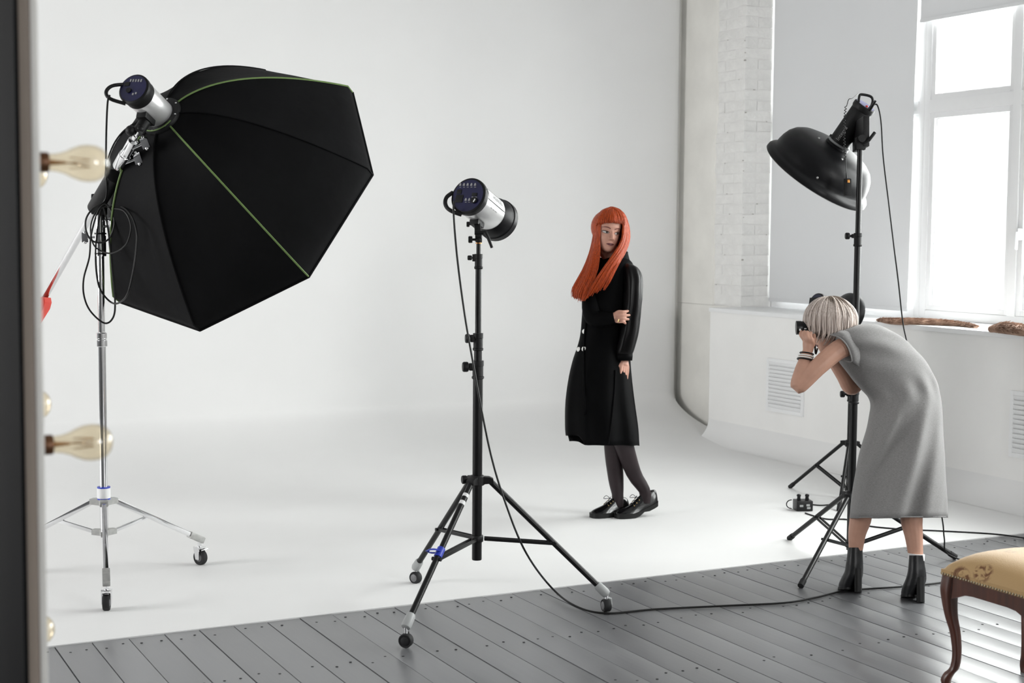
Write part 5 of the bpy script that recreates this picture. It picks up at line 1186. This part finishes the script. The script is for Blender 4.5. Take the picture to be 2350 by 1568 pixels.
for y in [SY0 + k * st_ for k in range(int((SY1 - SY0) / st_) + 1)]:
    for x_, sg in ((SX0 - .003, -1), (SX1 + .003, 1)): nl.ball((x_, y, az_ + .001), .0046, nu=8, nv=5)
for x_ in [SX0 + k * st_ for k in range(int((SX1 - SX0) / st_) + 1)]:
    for y in (SY0 - .003, SY1 + .003): nl.ball((x_, y, az_ + .001), .0046, nu=8, nv=5)
tag(nl.build('upholstery_nail', M['brass'], sto), kind='stuff')

# ------------------------------------------------------------------ fur pelts on the ledge
M['fur'] = mat('brown_fur', (0.20, 0.105, 0.065), .8, col2=(.50, .33, .24), scale=16, stretch=(1, 1, 1), bump=.6, bscale=40)
def pelt(pts, wd, ht, label, seed):
    rnd = random.Random(seed); P = crom(pts, 40); n = len(P); b = MB()
    R_ = [wd * (.25 + .75 * math.sin(math.pi * min(1, (i + 4) / (n + 4)) ** .8) + .12 * mnoise.noise((i * .5, seed, 0))) for i in range(n)]
    for i in range(n): P[i] = P[i] + V3(0, 0, ht * R_[i] / wd * .55)
    b.tube(P, R_, 14, flat=(V3(0, 0, 1), ht / wd)); o = b.build('fur_pelt', M['fur'], origin=P[0]); tag(o, label, 'fur', 'fur pelts on the window ledge')
    h = MB()
    for k in range(900):
        i = rnd.randrange(1, n - 2); a = rnd.uniform(-.4, math.pi + .4); t = (P[i + 1] - P[i]).normalized(); sd = t.cross(V3(0, 0, 1)).normalized()
        p = P[i].lerp(P[i + 1], rnd.random()) + sd * math.cos(a) * R_[i] * .97 + V3(0, 0, math.sin(a) * R_[i] * ht / wd * .97); nn = (sd * math.cos(a) + V3(0, 0, math.sin(a) * 1.2)).normalized()
        h.tube([p, p + t * .016 + nn * .006, p + t * .032 + nn * rnd.uniform(.002, .012)], [.0028, .002, .0004], 4, caps=False)
    tag(h.build('guard_hair', M['fur'], o), kind='stuff')
lz = SILL + .002; OL = lambda px, py: onplane(px, py, V3(0, 0, lz), V3(0, 0, 1))
pelt([OL(2021, 737), OL(2050, 742), OL(2100, 744), OL(2160, 746), OL(2210, 749), OL(2240, 753)], .055, .021, 'long brown fur pelt lying on the window ledge behind the hanging cable', 3)
pelt([OL(2274, 760), OL(2310, 762), OL(2360, 768), OL(2440, 778)], .075, .034, 'brown fur pelt at the right end of the window ledge', 4)

# ------------------------------------------------------------------ mirror with bulbs in the left foreground
M['mblack'] = mat('black_backboard', (0.0055, 0.0055, 0.0065), .7, var=.2, scale=6, spec=.05)
M['ply'] = mat('raw_board_edge', (0.27, 0.225, 0.19), .7, var=.2, scale=9, stretch=(1, 1, .08))
M['mwhite'] = mat('white_mirror_frame', (0.78, 0.77, 0.74), .5, var=.03)
M['mirror'] = mat('mirror_glass', (.85, .87, .87), .02, metal=1.0, var=.01)
M['bulbglass'] = glassy('amber_bulb_glass', (0.965, 0.90, 0.77), .5)
M['socket'] = mat('dark_brass_socket', (0.10, 0.042, 0.016), .4, var=.3, scale=60, metal=.5)
M['filament'] = mat('filament_wire', (0.42, 0.22, 0.07), .4, metal=.6)
MXF, MY0, MY1, MZ0, MZ1 = .401, 2.425, 3.12, 0.0, 2.16
mi = thing('makeup_mirror', (MXF, (MY0 + MY1) / 2, 0), 'tall makeup mirror seen edge-on from behind in the left foreground', 'mirror')
MB().bx(MXF - .036, MXF - .030, MY0 + .001, MY1 - .001, MZ0 + .02, MZ1 - .001, .001).build('backboard', M['mblack'], mi)
MB().bx(MXF - .030, MXF - .0125, MY0, MY1, MZ0 + .02, MZ1, .002).build('core_board', M['ply'], mi)
fb = MB(); fw_ = .11
fb.bx(MXF - .0125, MXF, MY0 - .001, MY0 + fw_, MZ0 + .02, MZ1, .004).bx(MXF - .0125, MXF, MY1 - fw_, MY1, MZ0 + .02, MZ1, .004).bx(MXF - .0125, MXF, MY0 + fw_, MY1 - fw_, MZ1 - fw_, MZ1, .004).bx(MXF - .0125, MXF, MY0 + fw_, MY1 - fw_, MZ0 + .02, MZ0 + .3, .004)
fb.build('front_frame', M['mwhite'], mi)
MB().bx(MXF - .011, MXF - .005, MY0 + fw_, MY1 - fw_, MZ0 + .3, MZ1 - fw_).build('mirror_glass', M['mirror'], mi, smooth=False)
for y in (MY0 + .06, MY1 - .06): MB().bx(MXF - .16, MXF + .12, y - .03, y + .03, 0, .022, .004).build('foot', M['mblack'], mi)
zb = [zat(.43, 2.482, 373), zat(.43, 2.482, 1020)]; zs = [zb[0], zb[1], zb[1] - (zb[0] - zb[1]), zb[1] - 2 * (zb[0] - zb[1]) + .05]
def bulb(y, z, label, grp):
    t = thing('light_bulb', (MXF, y, z), label, 'light bulb', grp); o = V3(MXF, y, z); ax = V3(1, 0, 0)
    MB().lathe([(.022, -.001), (.024, .003), (.022, .006), (.0165, .008), (.0165, .020), (.0155, .022)], o, ax, 24).build('socket', M['socket'], t)
    MB().lathe([(.0135, .016), (.0138, .026), (.0150, .036), (.0185, .048), (.0245, .060), (.0290, .072), (.0305, .084), (.0295, .096), (.0250, .107), (.0170, .1145), (.008, .118), (.0005, .119)], o, ax, 36, caps=False).build('glass_envelope', M['bulbglass'], t)
    fl_ = MB(); fl_.tube([o + ax * .02, o + ax * .05], [.005, .002], 8)
    fl_.tube([o + ax * .05 + V3(0, 0, .0), o + ax * .088], .0012, 6)
    fl_.tube([o + ax * (.055 + .033 * (k % 2)) + V3(0, .009 * math.cos(k * .785), .009 * math.sin(k * .785)) for k in range(9)], .0007, 5)
    fl_.build('filament', M['filament'], t)
names_ = ['upper clear bulb on the near edge of the mirror, amber glass', 'lower clear bulb on the near edge of the mirror, amber glass', 'near-edge mirror bulb below the picture']
for k, z in enumerate(zs[:2]): bulb(2.482, z, names_[k], 'bulbs round the makeup mirror')
for k, z in enumerate(zs[:3]): bulb(3.06, z, ['topmost of the three half-hidden bulbs on the far edge of the mirror', 'middle one of the three half-hidden bulbs on the far mirror edge', 'lowest of the three half-hidden bulbs on the far mirror edge, near the floor boards'][k], 'bulbs round the makeup mirror')
